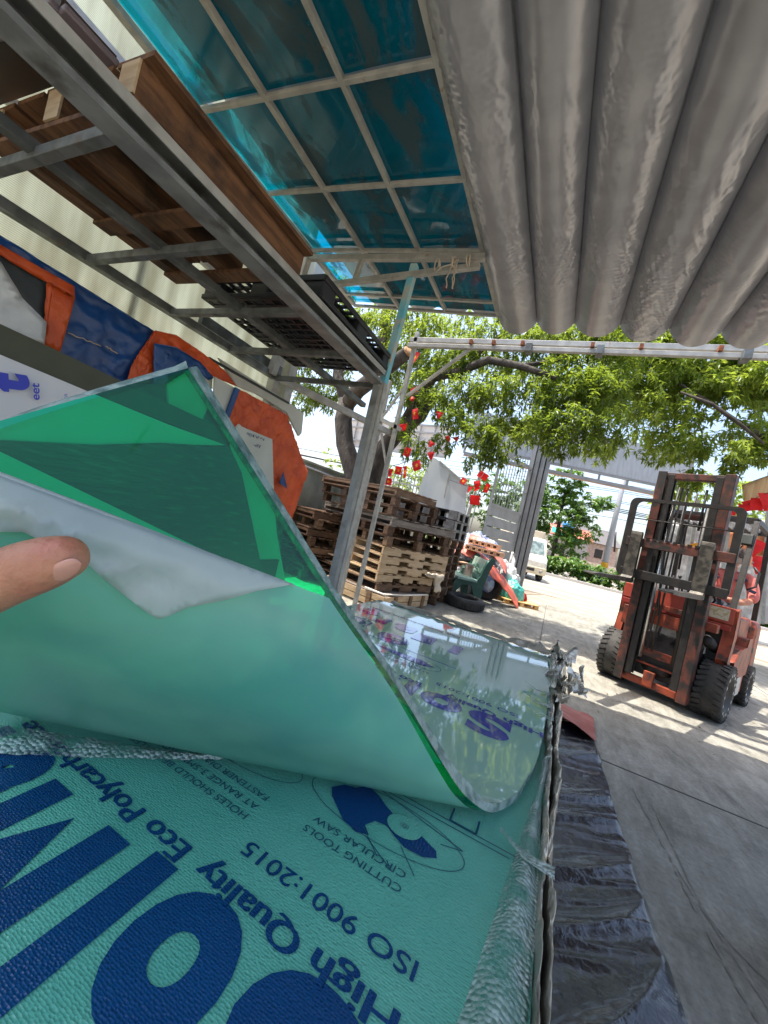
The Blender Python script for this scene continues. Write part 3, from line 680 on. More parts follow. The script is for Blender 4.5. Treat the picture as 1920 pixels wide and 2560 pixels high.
# ------------------------------------------------------------------ things on the rack
def pallet_parts(root, W, D, H, m, nb=5, nd=6, blocks=True, boards_y=True):
    """wooden pallet: deck boards along x on top and bottom, three bearers of blocks"""
    mb = MB(); bw = D / nd * .72
    for k in range(nd): mb.box((0, -D / 2 + bw / 2 + k * (D - bw) / (nd - 1), H - .010), (W, bw, .02))
    mb.build('top_deck', m, root)
    mb = MB()
    for k in range(3): mb.box((-W / 2 + .05 + k * (W - .1) / 2, 0, H - .032), (.10, D, .02))
    for k in range(3): mb.box((-W / 2 + .05 + k * (W - .1) / 2, 0, .010), (.10, D, .02))
    mb.build('stringer', m, root)
    mb = MB()
    for i in range(3):
        for j in range(3): mb.box((-W / 2 + .051 + i * (W - .102) / 2, -D / 2 + .061 + j * (D - .122) / 2, H / 2 - .012), (.094, .12, H - .062))
    mb.build('blocks', m, root)
    return root
t = empty('wooden_pallet', (-2.20, 1.28, 2.56), label='dark brown wooden pallet lying on the overhead rack beside the cream wall', cat='pallet', rz=.02)
mb = MB()
for k in range(5): mb.box((-.45 + k * .232, 0, .14), (.205, 1.02, .02))
mb.build('top_deck', wood_rk, t)
for k in range(3):
    mb = MB(); mb.box((-.47 + k * .47, 0, .065), (.095, 1.02, .13)); mb.build('bearer', wood_rk, t)
mb = MB()
for yy in (-.46, 0, .45): mb.box((0, yy, -.012), (1.04, .1, .02))
mb.build('bottom_deck', wood_rk, t)
for k in range(3):
    mb = MB(); mb.box((-.47 + k * .47, -.514, .065), (.10, .008, .125)); mb.build('sawn_end', wood_lt, t)
dz = 2.75
dr = empty('stored_door', (0, 0, dz), label='brown panelled door with mauve moulding stored above the pallet', cat='door')
a0, a1, a2, a3 = at(150, 15, z=dz), at(287, 162, z=dz), at(-160, 320, z=dz), at(-330, 130, z=dz)
D3 = lambda p, dz_=0.: Vector((p.x, p.y, dz_))
mb = MB(); ce = (a0 + a2) / 2; mb.add([D3(p, z_) for z_ in (.0, .035) for p in (a0, a1, a2, a3)], [(3, 2, 1, 0), (4, 5, 6, 7), (0, 1, 5, 4), (1, 2, 6, 5), (2, 3, 7, 6), (3, 0, 4, 7)])
mb.build('panel', mat('brown laminate', (.045, .026, .017), (.035, .02, .014), ns=3, rough=.5), dr)
mm = mat('mauve moulding', (.17, .14, .16), rough=.4)
for (p, q_, w_, off) in ((a0, a1, .075, 0.), (a0, a1, .018, .055), (a0, a3, .06, 0), (a0, a3, .015, .04)):
    inn = (ce - (p + q_) / 2); inn.z = 0; inn.normalize(); mb = MB(); mb.bar(D3(p, -.012) + inn * off, D3(q_, -.012) + inn * off, w_, .026 if w_ > .03 else .03); mb.build('moulding', mm, dr, bevel=.006)

def plastic_pallet(loc, label, rz=0., group=None):
    r = empty('plastic_pallet', loc, rz, label, 'pallet', group)
    W, D, H = 1.05, 1.15, .15
    mb = MB()
    for z in (.012, H - .012):
        for k in range(15): mb.box((0, -D / 2 + .02 + k * (D - .04) / 14, z), (W, .022, .018))
        for k in range(13): mb.box((-W / 2 + .02 + k * (W - .04) / 12, 0, z + .003), (.02, D, .018))
    mb.build('mesh_deck', blackp, r)
    mb = MB(); mb2 = MB()
    for i in range(3):
        for j in range(3):
            c_ = (-W / 2 + .08 + i * (W - .16) / 2, -D / 2 + .08 + j * (D - .16) / 2, H / 2)
            mb.box(c_, (.155, .155, H - .02))
    mb.build_each('block', blackp, r, bevel=.012)
    mb = MB()
    for s in (-1, 1): mb.box((s * (W / 2), 0, H - .02), (.016, D, .04)); mb.box((0, s * (D / 2), H - .02), (W, .016, .04)); mb.box((s * (W / 2), 0, .02), (.016, D, .03)); mb.box((0, s * (D / 2), .02), (W, .016, .03))
    mb.build('rim', blackp, r, bevel=.004)
    return r
plastic_pallet((-2.17, 2.53, 2.54), 'black plastic mesh pallet lying on the rack near the blue painted post', rz=.015)
mb = MB(); p0 = at(700, 868, z=2.6)
mb.bar((-3.06, 2.25, 2.56), (-3.06, 3.3, 2.56), .05, .09)
tag(mb.build('loose_channel', galv), 'loose grey steel channel lying along the back rail of the rack', 'steel channel')

# ------------------------------------------------------------------ stored sheets and tarpaulins on the left
def px(pts, x): return [at(a, b_, x=x) for a, b_ in pts]
XN = Vector((1, 0, 0))
bl = patch('blue_tarpaulin', px([(-150, 505), (0, 588), (385, 828), (365, 862), (318, 965), (300, 1010), (150, 940), (0, 870), (-150, 790)], -2.98), navy_tarp, .01, .016, 4., normal=XN, res=.035)
tag(bl, 'glossy dark blue tarpaulin draped over stored sheets below the rack', 'tarpaulin')
mb = MB()
for k, (a, b_, c_, d_) in enumerate([(168, 832, 250, 865), (262, 866, 292, 884)]):
    pa, pb = at(a, b_, x=-2.935), at(c_, d_, x=-2.935)
    pts = [pa.lerp(pb, t / 9) + Vector((.01, 0, .012 * noise.noise(Vector((t * .9, k, 0))))) for t in range(10)]
    mb.tube(pts, [.003 + .007 * abs(noise.noise(Vector((t * 1.7, k, 3)))) for t in range(10)], 6)
tag(mb.build('torn_strip', mat('frayed edge', (.35, .28, .2), rough=.9)), 'ragged pale torn edge across the blue tarpaulin', 'tear')
o = patch('orange_tarpaulin', px([(-100, 560), (0, 612), (185, 716), (186, 745), (150, 880), (108, 860), (133, 712), (118, 695), (0, 637), (-100, 590)], -2.90), orange_tarp, .01, .006, 7., normal=XN, res=.05, seed=2)
tag(o, 'orange tarpaulin strip with square corner framing a dark gap on the left', 'tarpaulin')
o = patch('dark_tarpaulin', px([(-100, 590), (0, 637), (118, 695), (134, 710), (112, 830), (0, 700), (-100, 600)], -2.93), dark_tarp, .01, .004, 4., normal=XN, res=.08, seed=3)
tag(o, 'dark grey tarpaulin inside the orange framed corner at the left edge', 'tarpaulin')
o = patch('silver_tarpaulin', px([(-100, 600), (0, 655), (55, 745), (116, 806), (110, 862), (0, 830), (-100, 780)], -2.86), silver_tarp, .01, .012, 4., normal=XN, res=.05, seed=4)
tag(o, 'creased silver grey tarpaulin hanging at the far left edge', 'tarpaulin')
def board(name, pts, x, m, label, cat, thick=.03, parent=None):
    o = patch(name, px(pts, x), m, thick, 0, normal=XN)
    if label: tag(o, label, cat)
    return o
board('olive_board', [(-150, 745), (0, 812), (108, 862), (310, 958), (560, 1075), (575, 1120), (545, 1108), (230, 984), (0, 888), (-150, 820)], -2.80, olive, 'dark olive board edge running above the white printed sheets', 'board', .05)
sb = board('printed_board', [(-150, 822), (0, 888), (230, 984), (420, 1062), (560, 1112), (400, 1112), (230, 1110), (0, 1098), (-150, 1090)], -2.78, white_film, 'white film-wrapped board with blue print at the left edge', 'board', .04)
mbt = MB()
def bfn(o_, ru, uu):
    return lambda a, b_: o_ + ru * a + uu * b_ + Vector((.024, 0, 0))
pe = at(93, 1000, x=-2.755); pf = at(92, 958, x=-2.755); ru = (pf - pe).normalized(); uu = (at(75, 1000, x=-2.755) - pe).normalized(); uu = (uu - ru * uu.dot(ru)).normalized()
put_text(mbt, 'eet', bfn(pe, ru, uu), (pf - pe).length, .04, .02)
pe = at(62, 1000, x=-2.755); put_text(mbt, 't', bfn(at(60, 985, x=-2.755), ru, uu), .1, .17, .06)
pe = at(163, 998, x=-2.755); put_text(mbt, 'ER', bfn(pe, ru, uu), .035, .016, .0)
mbt.build('print', ink, sb)
dkw = mat('dark stretch wrap', (.010, .045, .05), (.045, .12, .11), ns=4, rough=.2, bump=.3, bs=5, stretch=(1, 1.2, 9), thr=(.55, .75), detail=3)
for nd_ in dkw.node_tree.nodes:
    if nd_.type == 'MAPPING': nd_.inputs['Rotation'].default_value = (.75, 0, 0)
board('wrapped_bundle', [(-150, 1092), (0, 1100), (230, 1112), (400, 1114), (570, 1116), (600, 1180), (660, 1460), (400, 1560), (0, 1500), (-150, 1500)], -2.74, dkw, 'dark wrapped bundle seen through the lifted green sheet', 'bundle', .04)
board('bend_light_panel', [(-150, 1075), (0, 1130), (300, 1275), (640, 1440), (640, 1560), (0, 1560), (-150, 1500)], -2.66, white_film, 'pale panel added for the bright bend band of the lifted green sheet', 'sheets', .04)  # pale panel added behind the sheet, imitates the bright band of its bend
# orange tarps in the middle
o = patch('orange_tarpaulin', px([(388, 826), (440, 838), (500, 878), (560, 925), (592, 966), (565, 955), (530, 940), (480, 895), (440, 872), (388, 860), (386, 940), (378, 960), (316, 958), (330, 912), (352, 880)], -2.94), orange_tarp, .01, .012, 7., normal=XN, res=.02, seed=5)
tag(o, 'crumpled orange tarpaulin arched over grey sheets behind the green sheet corner', 'tarpaulin')
o = patch('blue_tarpaulin', px([(384, 858), (440, 868), (500, 905), (535, 945), (520, 950), (480, 915), (410, 878), (414, 960), (384, 960)], -2.90), navy_tarp, .01, .01, 10, normal=XN, res=.035, seed=6)
tag(o, 'thin strip of blue tarpaulin lining under the arched orange tarpaulin', 'tarpaulin')
o = board('grey_sheet', [(408, 872), (440, 872), (500, 912), (530, 942), (525, 1000), (500, 1060), (420, 1010)], -2.92, cream_sheet, 'grey green sheet with handwriting under the arched orange tarpaulin', 'sheet', .02)
mb = MB()
def scrib(mb, pxy, X, n, s, seed):
    r_ = random.Random(seed); x0, y0 = pxy
    for k in range(n):
        a, b_ = x0 + k * s * 1.3, y0 + k * s * .5; pts = []
        for t in range(5): pts.append(at(a + r_.uniform(-s, s) * .6, b_ + r_.uniform(-s, s), x=X))
        mb.tube(pts, .002, 5)
scrib(mb, (428, 896), -2.905, 3, 7, 2); mb.build('handwriting', penm, o)
board('grey_sheet', [(536, 942), (588, 972), (570, 1050), (556, 1090), (532, 1010)], -2.86, cream_sheet, 'small grey sheet corner between two orange tarpaulins', 'sheet', .02)
board('blue_edge_board', [(588, 968), (598, 974), (566, 1060), (558, 1050)], -2.83, navy_tarp, 'narrow blue edged board standing beside the wide orange tarpaulin', 'board', .02)
board('long_grey_board', [(545, 895), (600, 930), (720, 1005), (757, 1034), (752, 1083), (745, 1090), (715, 1030), (640, 985), (590, 965)], -3.02, cream_sheet, 'long grey board standing highest behind the orange tarpaulins', 'board', .025)
mb = MB(); mb.bar(at(522, 895, x=-3.0), at(722, 1008, x=-3.0), .02, .02); tag(mb.build('edge_trim', dark_tarp), 'dark trim strip along the top of the long grey board', 'trim')
o = patch('orange_tarpaulin', px([(597, 972), (640, 995), (700, 1028), (716, 1036), (735, 1100), (760, 1160), (769, 1180), (750, 1210), (742, 1235), (726, 1310), (700, 1310), (680, 1240), (680, 1098), (600, 1062), (590, 1072), (562, 1055)], -2.84), orange_tarp, .01, .020, 5., normal=XN, res=.022, seed=7)
tag(o, 'large wrinkled orange tarpaulin hanging down beside the pallet stack', 'tarpaulin')
o = patch('blue_tarpaulin', px([(708, 1180), (718, 1222), (698, 1208)], -2.78), navy_tarp, .006, .004, 10, normal=XN, res=.05, seed=8)
tag(o, 'small blue scrap showing through the hanging orange tarpaulin', 'tarpaulin')
o = board('writing_sheet', [(586, 1072), (597, 1060), (602, 1066), (679, 1098), (683, 1240), (690, 1330), (720, 1500), (640, 1480), (560, 1180)], -2.76, cream_sheet, 'pale sheet with handwriting hanging beside the orange tarpaulin', 'sheet', .02)
mb = MB(); scrib(mb, (620, 1085), -2.745, 7, 5, 4); scrib(mb, (638, 1112), -2.745, 3, 5, 5); mb.build('handwriting_lettering', penm, o)
mb = MB(); mb.box((-3.1, 1.6, .75), (.12, 4.0, 1.5)); mb.box((-2.98, 1.9, .3), (.5, 3.4, .5))
tag(mb.build('stored_stack', dark_tarp), 'dark wrapped stack of stored goods on the floor under the rack', 'stack')

# ------------------------------------------------------------------ stack of sheets in the foreground
ZT = .87
XL, XR = -.745, .068
def film_mat(name, base, deep, tile, bump, rough, spec=.5):
    m = bpy.data.materials.new(name); m.use_nodes = True
    n = m.node_tree.nodes; l = m.node_tree.links; b = n['Principled BSDF']
    tc = n.new('ShaderNodeTexCoord')
    t = n.new('ShaderNodeTexNoise'); t.inputs['Scale'].default_value = 7; t.inputs['Detail'].default_value = 6; l.new(tc.outputs['Object'], t.inputs['Vector'])
    r = n.new('ShaderNodeValToRGB'); r.color_ramp.elements[0].position = .35; r.color_ramp.elements[1].position = .65
    r.color_ramp.elements[0].color = (*deep, 1); r.color_ramp.elements[1].color = (*base, 1); l.new(t.outputs[0], r.inputs[0]); l.new(r.outputs[0], b.inputs['Base Color'])
    b.inputs['Roughness'].default_value = rough; b.inputs['Specular IOR Level'].default_value = spec
    v = n.new('ShaderNodeTexVoronoi'); v.inputs['Scale'].default_value = tile; v.inputs['Randomness'].default_value = .45
    mp = n.new('ShaderNodeMapping'); mp.inputs['Scale'].default_value = (1, 1.6, 1); l.new(tc.outputs['Object'], mp.inputs[0]); l.new(mp.outputs[0], v.inputs['Vector'])
    t2 = n.new('ShaderNodeTexNoise'); t2.inputs['Scale'].default_value = 9; l.new(tc.outputs['Object'], t2.inputs['Vector'])
    ad = n.new('ShaderNodeMath'); ad.operation = 'MULTIPLY_ADD'; ad.inputs[1].default_value = .35; l.new(v.outputs['Distance'], ad.inputs[0]); l.new(t2.outputs[0], ad.inputs[2])
    bp = n.new('ShaderNodeBump'); bp.inputs['Strength'].default_value = bump; bp.inputs['Distance'].default_value = .004
    l.new(ad.outputs[0], bp.inputs['Height']); l.new(bp.outputs[0], b.inputs['Normal'])
    return m
film_lo = film_mat('teal printed film', (.15, .49, .39), (.11, .42, .335), 240, 1., .2)
ink_lo = film_mat('navy printed ink', (.002, .045, .17), (.003, .06, .20), 240, .9, .24)
side_m = mat('sheet stack edges', (.30, .40, .36), (.45, .50, .47), ns=4, rough=.4, stretch=(1, 1, 60))
stack = empty('sheet_stack', (-.33, .8, 0), label='tall stack of printed plastic sheets with bumpy teal film filling the foreground', cat='sheet stack')
sr = lambda x, y, z: Vector((x + .33, y - .8, z))
def zlow(x, y):
    return ZT + .0012 * noise.noise(Vector((x * 5, y * 5, 0))) + .006 * math.exp(-((x - XR) / .05) ** 2) * 0
mb = MB(); mb.grid(lambda u, v: sr(XL + (XR - XL) * u, -.45 + 2.30 * v, ZT), 20, 40); 
mb.build('top_film', film_lo, stack)
mb = MB(); mb.box(sr((XL + XR) / 2, .70, .50), (XR - XL, 2.30, .735)); mb.build('sheets', side_m, stack)
mb = MB()
for yy in (-.2, .7, 1.6): mb.box(sr((XL + XR) / 2, yy, .066), (XR - XL, .1, .13))
mb.build_each('bearer', wood_md, stack)
# print: words read towards -x, their tops face -y
mb = MB()
def lo(ox, oy, dz=.0012, flip=0):
    return lambda a, b_: sr(ox - a, oy - b_, ZT + dz)
def bigM(mb, f, w_, h_):
    for P4 in ([(0, 0), (.265, 0), (.265, 1), (0, 1)], [(.735, 0), (1, 0), (1, 1), (.735, 1)], [(.265, 1), (.265, .58), (.5, .10), (.5, .52)], [(.735, 1), (.5, .52), (.5, .10), (.735, .58)]):
        mb.add([f(a * w_, b_ * h_) for a, b_ in P4], [(0, 1, 2, 3)])
def loi(mb, s, x0, x1, yb, cap, bold=0.):
    if s == 'M': bigM(mb, lo(x0, yb), abs(x1 - x0), cap)
    elif cap > .1: put_text(mb, s, lo(x0, yb), abs(x1 - x0), cap, bold)
    else: put_text(mb, s, lo(x0, yb), abs(x1 - x0), cap, 0, thick=bold * .05)
for s_, a_, b_ in (('S', -.045, -.163), ('o', -.176, -.285), ('l', -.297, -.3335), ('M', -.362, -.517), ('a', -.533, -.63), ('r', -.645, -.70)):
    loi(mb, s_, a_, b_, .331 if s_ in 'lMr' else .336, .175 if s_ != 'o' else .16, .05)
for s_, a_, b_ in (('High', -.040, -.128), ('Quality', -.146, -.282), ('Eco', -.308, -.372), ('Polycarbonate', -.392, -.66)):
    loi(mb, s_, a_, b_, .370, .027, .03)
loi(mb, 'ISO 9001:2015', -.038, -.262, .4185, .021, .004)
mb.build('lettering', ink_lo, stack)
mb = MB()
for s_, a_, b_, y_, c_ in (('CUTTING TOOLS', -.082, -.224, .484, .0115), ('CIRCULAR SAW', -.084, -.222, .505, .0115), ('HOLES SHOULD BE DRILLED', -.292, -.535, .447, .0115), ('AT RANGE 3-5MM FROM', -.292, -.50, .468, .0115), ('FASTENER DIAMETER', -.292, -.475, .489, .0115)):
    loi(mb, s_, a_, b_, y_, c_)
ring(mb, lo(0, 0), .145, -.565, .122, .046, .0012, 64)
ring(mb, lo(0, 0), .40, -.545, .122, .040, .0012, 64)
mb.build('small_print', ink_thin, stack)
mb = MB(); q = lambda a, b_: sr(a, b_, ZT + .0014)   # the saw picture and the sign above it
body = [(-.235, .567), (-.222, .585), (-.205, .592), (-.19, .610), (-.168, .602), (-.150, .590), (-.120, .575), (-.085, .572), (-.062, .562), (-.058, .551), (-.075, .540), (-.100, .538), (-.118, .546), (-.135, .556), (-.152, .552), (-.160, .536), (-.148, .524), (-.165, .517), (-.190, .524), (-.213, .542), (-.225, .552)]
mb.add([q(*p) for p in body], [tuple(range(len(body)))])
mb.build('saw_picture', ink_lo, stack)
mb = MB(); q2 = lambda a, b_: sr(a, b_, ZT + .0022)
vs = [q2(-.113 + .026 * math.cos(t / 24 * 6.283), .571 + .021 * math.sin(t / 24 * 6.283)) for t in range(24)]; mb.add(vs, [tuple(range(24))])
mb.build('saw_blade', film_lo, stack)
mb = MB(); q3 = lambda a, b_: sr(a, b_, ZT + .0030)
ring(mb, lambda a, b_: q3(-.113 + a, .571 + b_), 0, 0, .0035, .003, .001, 16); ring(mb, lambda a, b_: q3(-.113 + a, .571 + b_), 0, 0, .006, .005, .0006, 16)
for (pa, pb) in (((-.03, .585), (-.19, .618)), ((-.03, .585), (-.06, .575)), ((-.15, .518), (-.10, .492)), ((-.16, .53), (-.125, .50)), ((-.105, .535), (-.075, .505)), ((-.22, .618), (.03, .618)), ((-.15, .628), (.05, .628))):
    mb.bar(q3(*pa), q3(*pb), .0012, .0004)
mb.bar(q3(-.02, .66), q3(-.02, .63), .003, .0004); mb.bar(q3(-.06, .66), q3(-.06, .63), .003, .0004); mb.bar(q3(-.02, .63), q3(-.06, .63), .003, .0004)
mb.build('line_art', ink_thin, stack)

# ------------------------------------------------------------------ lifted top sheet
TH = .011
Rp = [at(470, 920, d=.385), at(650, 1200, d=.43), at(840, 1500, d=.48), at(1000, 1730, d=.53), at(1120, 1930, d=.57), at(1172, 1997, d=.588), at(1230, 2030, z=.892),
      at(1287, 2003, z=.884), at(1312, 1965, z=.881), at(1330, 1900, z=.8795), at(1357, 1750, z=.879), at(1385, 1620, z=.879)]
Mp = [at(0, 1052, d=.30), at(0, 1180, d=.292), at(0, 1330, d=.29), at(0, 1480, d=.312), at(0, 1620, d=.38), at(0, 1712, d=.46), at(0, 1775, z=.895),
      Vector((-.72, .45, .881)), Vector((-.742, .60, .879)), Vector((-.745, .85, .879)), Vector((-.745, 1.35, .879)), Vector((-.722, 1.80, .879))]
Rp[-1] = Vector((.080, 1.80, .879)); Rp[-2] = Vector((.070, 1.32, .879)); Rp[-3] = Vector((.055, .93, .8795))
def S0(s, w_):
    """underside of the sheet; s 0 = lifted near edge, 1 = far edge; w 0 = right edge, 1 = at the picture's left edge"""
    r = catmull(Rp, s); m = catmull(Mp, s)
    ext = .5 * max(0, 1 - s / .545)
    if w_ <= 1: return r.lerp(m, w_)
    return m + (m - r) * (w_ - 1) * ext
def SN(s, w_):
    e = .004
    a = S0(min(1, s + e), w_) - S0(max(0, s - e), w_); b_ = S0(s, min(2, w_ + .01)) - S0(s, w_ - .01)
    n = b_.cross(a)
    if n.length < 1e-9: return Vector((0, 0, 1))
    n.normalize()
    return n if n.z > 0 or s < .5 else -n
ntest = SN(.9, .5)
SG = 1 if ntest.z > 0 else -1
def NN(s, w_):
    e = .004
    a = S0(min(1, s + e), w_) - S0(max(0, s - e), w_); b_ = S0(s, min(1.9, w_ + .01)) - S0(s, max(w_ - .01, 0))
    n = a.cross(b_).normalized()
    return n
_nf = NN(.9, .5)
if _nf.z < 0:
    _old = NN
    NN = lambda s, w_: -_old(s, w_)
clear_green = glassy('clear green sheet', (.0, .92, .52), rough=.03, diff=.06, diffc=(.0, .38, .36), ior=1.4, bump=.1, bs=5)
clear_top = mat('pale green gloss film', (.36, .60, .50), (.32, .55, .46), ns=3, rough=.035, spec=1.0, bump=.012, bs=9)
clear_top.node_tree.nodes['Principled BSDF'].inputs['Coat Weight'].default_value = .8
clear_top.node_tree.nodes['Principled BSDF'].inputs['Coat Roughness'].default_value = .015
clear_top.node_tree.nodes['Principled BSDF'].inputs['Coat IOR'].default_value = 1.75
frost = mat('sawn frosted edge', (.09, .17, .16), (.26, .37, .35), ns=60, rough=.5, bump=.4, bs=140, stretch=(1, 1, 1))
sheet = empty('lifted_sheet', (-.33, 1.0, .879), label='thick green plastic sheet curled up by a hand over the stack', cat='plastic sheet')
so_ = Vector(sheet.location)
NS, NW = 150, 40
W2 = [i / 26 for i in range(27)] + [1 + (i + 1) / 14 for i in range(14)]
SF = .545        # beyond this the sheet lies flat
def srange(a, b_, n): return [a + (b_ - a) * i / n for i in range(n + 1)]
mb = MB()
ss = srange(0, SF + .03, 90)
for side in (0, 1):
    vs = [S0(s, w_) + NN(s, w_) * (TH * side) - so_ for s in ss for w_ in W2]
    nW = len(W2)
    mb.add(vs, [(i * nW + j, i * nW + j + 1, (i + 1) * nW + j + 1, (i + 1) * nW + j) for i in range(len(ss) - 1) for j in range(nW - 1)], True)
mb.build('clear_body', clear_green, sheet)
ss2 = srange(SF + .03, 1, 60); Wf = [i / 26 for i in range(27)]
mb = MB(); vs = [S0(s, w_) + NN(s, w_) * TH - so_ for s in ss2 for w_ in Wf]; nW = len(Wf)
mb.add(vs, [(i * nW + j, i * nW + j + 1, (i + 1) * nW + j + 1, (i + 1) * nW + j) for i in range(len(ss2) - 1) for j in range(nW - 1)], True)
ss3 = srange(.36, SF + .03, 30)
# top film on the curled part, right half only seen
mb.cur = 0
vs = [S0(s, w_) + NN(s, w_) * (TH + .0006) - so_ for s in ss3 for w_ in Wf]
mb.add(vs, [(i * nW + j, i * nW + j + 1, (i + 1) * nW + j + 1, (i + 1) * nW + j) for i in range(len(ss3) - 1) for j in range(nW - 1)], True)
mb.build('printed_top', clear_top, sheet)
# sawn edges: the cut leans outwards a little, so its face shows from below
mb = MB(); se = srange(0, 1, 240)
vs = []
for s in se:
    n = NN(s, 0); p = S0(s, 0); out = (S0(s, 0) - S0(s, .03)).normalized()
    tg = (S0(min(1, s + .01), 0) - S0(max(0, s - .01), 0)).normalized(); alt = tg.cross(p - Vector((0, 0, EYE))).normalized()
    if alt.x < 0: alt = -alt
    if s < .5: out = out.lerp(alt, .85).normalized()
    e_ = .0125 * max(0, min(1, (.56 - s) / .12))
    j_ = .0006 * noise.noise(p * 160)
    vs += [p - n * .0004 - so_, p + n * (TH + .0004) + out * (e_ + j_) - so_, p + n * (TH + .0004) - out * .001 - so_]
mb.add(vs, [(3 * i + k, 3 * i + k + 1, 3 * i + k + 4, 3 * i + k + 3) for i in range(len(se) - 1) for k in (0, 1)], False)
vs = []
for w_ in W2:
    n = NN(0, w_); p = S0(0, w_); out = (S0(0, w_) - S0(.02, w_)).normalized() * .007
    if w_ == 0: out += Vector((.006, .0, .004))
    vs += [p - so_, p + n * TH + out - so_]
mb.add(vs, [(2 * i, 2 * i + 1, 2 * i + 3, 2 * i + 2) for i in range(len(W2) - 1)], False)
mb.build('sawn_edge', frost, sheet)
# protective film still stuck to the underside
def pxof(p):
    q_ = CM.transposed() @ (Vector(p) - Vector((0, 0, EYE)))
    return 960 + q_.x / -q_.z * F, 1280 - q_.y / -q_.z * F
def fold_s(w_):
    # the straight peel line across the underside
    for k in range(400):
        s = k / 400 * .5; x, y = pxof(S0(s, w_))
        yl = 1190 + (1462 - 1190) * x / 735.
        if y > yl: return s
    return .5
film_up = mat('milky protective film', (.29, .68, .60), (.16, .46, .48), ns=4.5, thr=(.48, .66), rough=.24, transl=.35, alpha=.84, tint=(.25, .75, .6), bump=.06, bs=12, spec=.7, detail=3)
flap_m = mat('peeled white film', (.62, .67, .70), (.72, .75, .77), ns=4, rough=.3, transl=.5, alpha=.93, tint=(.8, .9, .88), bump=.12, bs=14)
mb = MB(); ws_ = [.035 + (1.9 - .035) * (i / 60) ** 1.3 for i in range(61)]
fs_ = [fold_s(min(w_, 1.)) if w_ <= 1 else None for w_ in ws_]
lastf = None
for i, v_ in enumerate(fs_):
    if v_ is None: fs_[i] = lastf
    else: lastf = v_
vs = []; NV = 70
for w_, f0 in zip(ws_, fs_):
    for k in range(NV + 1):
        s = f0 + (.555 - f0) * k / NV
        wr_ = .0012 + .0010 * max(0, nz(S0(s, w_), 9, 2))
        vs.append(S0(s, w_) - NN(s, w_) * wr_ - so_)
mb.add(vs, [(i * (NV + 1) + j, i * (NV + 1) + j + 1, (i + 1) * (NV + 1) + j + 1, (i + 1) * (NV + 1) + j) for i in range(len(ws_) - 1) for j in range(NV)], True)
mb.build('protective_film', film_up, sheet)
# peeled flap of the film, folded back and held by the thumb
flp = [(-260, 1095), (-120, 1145), (0, 1188), (200, 1262), (400, 1336), (600, 1410), (735, 1461), (640, 1478), (560, 1500), (470, 1518), (430, 1536), (398, 1547), (372, 1534), (330, 1503), (270, 1455), (215, 1408), (140, 1370), (60, 1330), (-40, 1330), (-260, 1330)]
from mathutils.bvhtree import BVHTree
_gs = [k / 110 * .53 for k in range(111)]; _gw = [k / 30 * 2 for k in range(61)]
_bv = BVHTree.FromPolygons([tuple(S0(a_, b_)) for a_ in _gs for b_ in _gw], [(i_ * 61 + j_, i_ * 61 + j_ + 1, (i_ + 1) * 61 + j_ + 1, (i_ + 1) * 61 + j_) for i_ in range(110) for j_ in range(60)])
def fdep(x, y):
    # depth of the underside of the sheet along this line of sight
    r_ = CM @ Vector((x - 960., -(y - 1280.), -F))
    h = _bv.ray_cast(Vector((0, 0, EYE)), r_.normalized(), 3.)
    if h[0] is None: return fdep(x + 20, y) if x < 300 else .36
    return -(CM.transposed() @ (h[0] - Vector((0, 0, EYE)))).z
bm = bmesh.new(); bvs = [bm.verts.new((a, b_, 0)) for a, b_ in flp]; bm.faces.new(bvs); bmesh.ops.triangulate(bm, faces=bm.faces[:])
for k in range(12):
    es = [e for e in bm.edges if e.calc_length() > 26]
    if not es: break
    bmesh.ops.subdivide_edges(bm, edges=es, cuts=1); bmesh.ops.triangulate(bm, faces=[f for f in bm.faces if len(f.verts) > 3])
for v in bm.verts:
    x, y = v.co.x, v.co.y
    yl = 1190 + (1462 - 1190) * x / 735.; t = max(0, min(1, (y - yl) / 110))
    d_ = fdep(x, y) - .006 - .008 * math.sin(PI * min(1, t * .9)) - .004 * nz((x / 90, y / 40, 0), 1, 3) * t - .003 * max(0, 1 - abs(nz((x / 160 + y / 60, y / 50, 2), 1, 1)) * 6) * t
    v.co = at(x, y, d=d_) - so_
bmesh.ops.recalc_face_normals(bm, faces=bm.faces[:])
me = bpy.data.meshes.new('peeled_film'); bm.to_mesh(me); bm.free(); me.materials.append(flap_m)
for p in me.polygons: p.use_smooth = True
o = bpy.data.objects.new('peeled_film', me); C.objects.link(o); o.parent = sheet
m_ = o.modifiers.new('thick', 'SOLIDIFY'); m_.thickness = .0006
mb = MB(); pts = []
for k in range(40):
    t = k / 39; x = -250 + 985 * t; y = 1190 + 272 * x / 735.
    pts.append(at(x, y + 4, d=fdep(x, y) - .004) - so_)
mb.tube(pts, [.0035 * (1 - (k / 39) ** 3) + .0008 for k in range(40)], 8); mb.build('film_roll', flap_m, sheet)
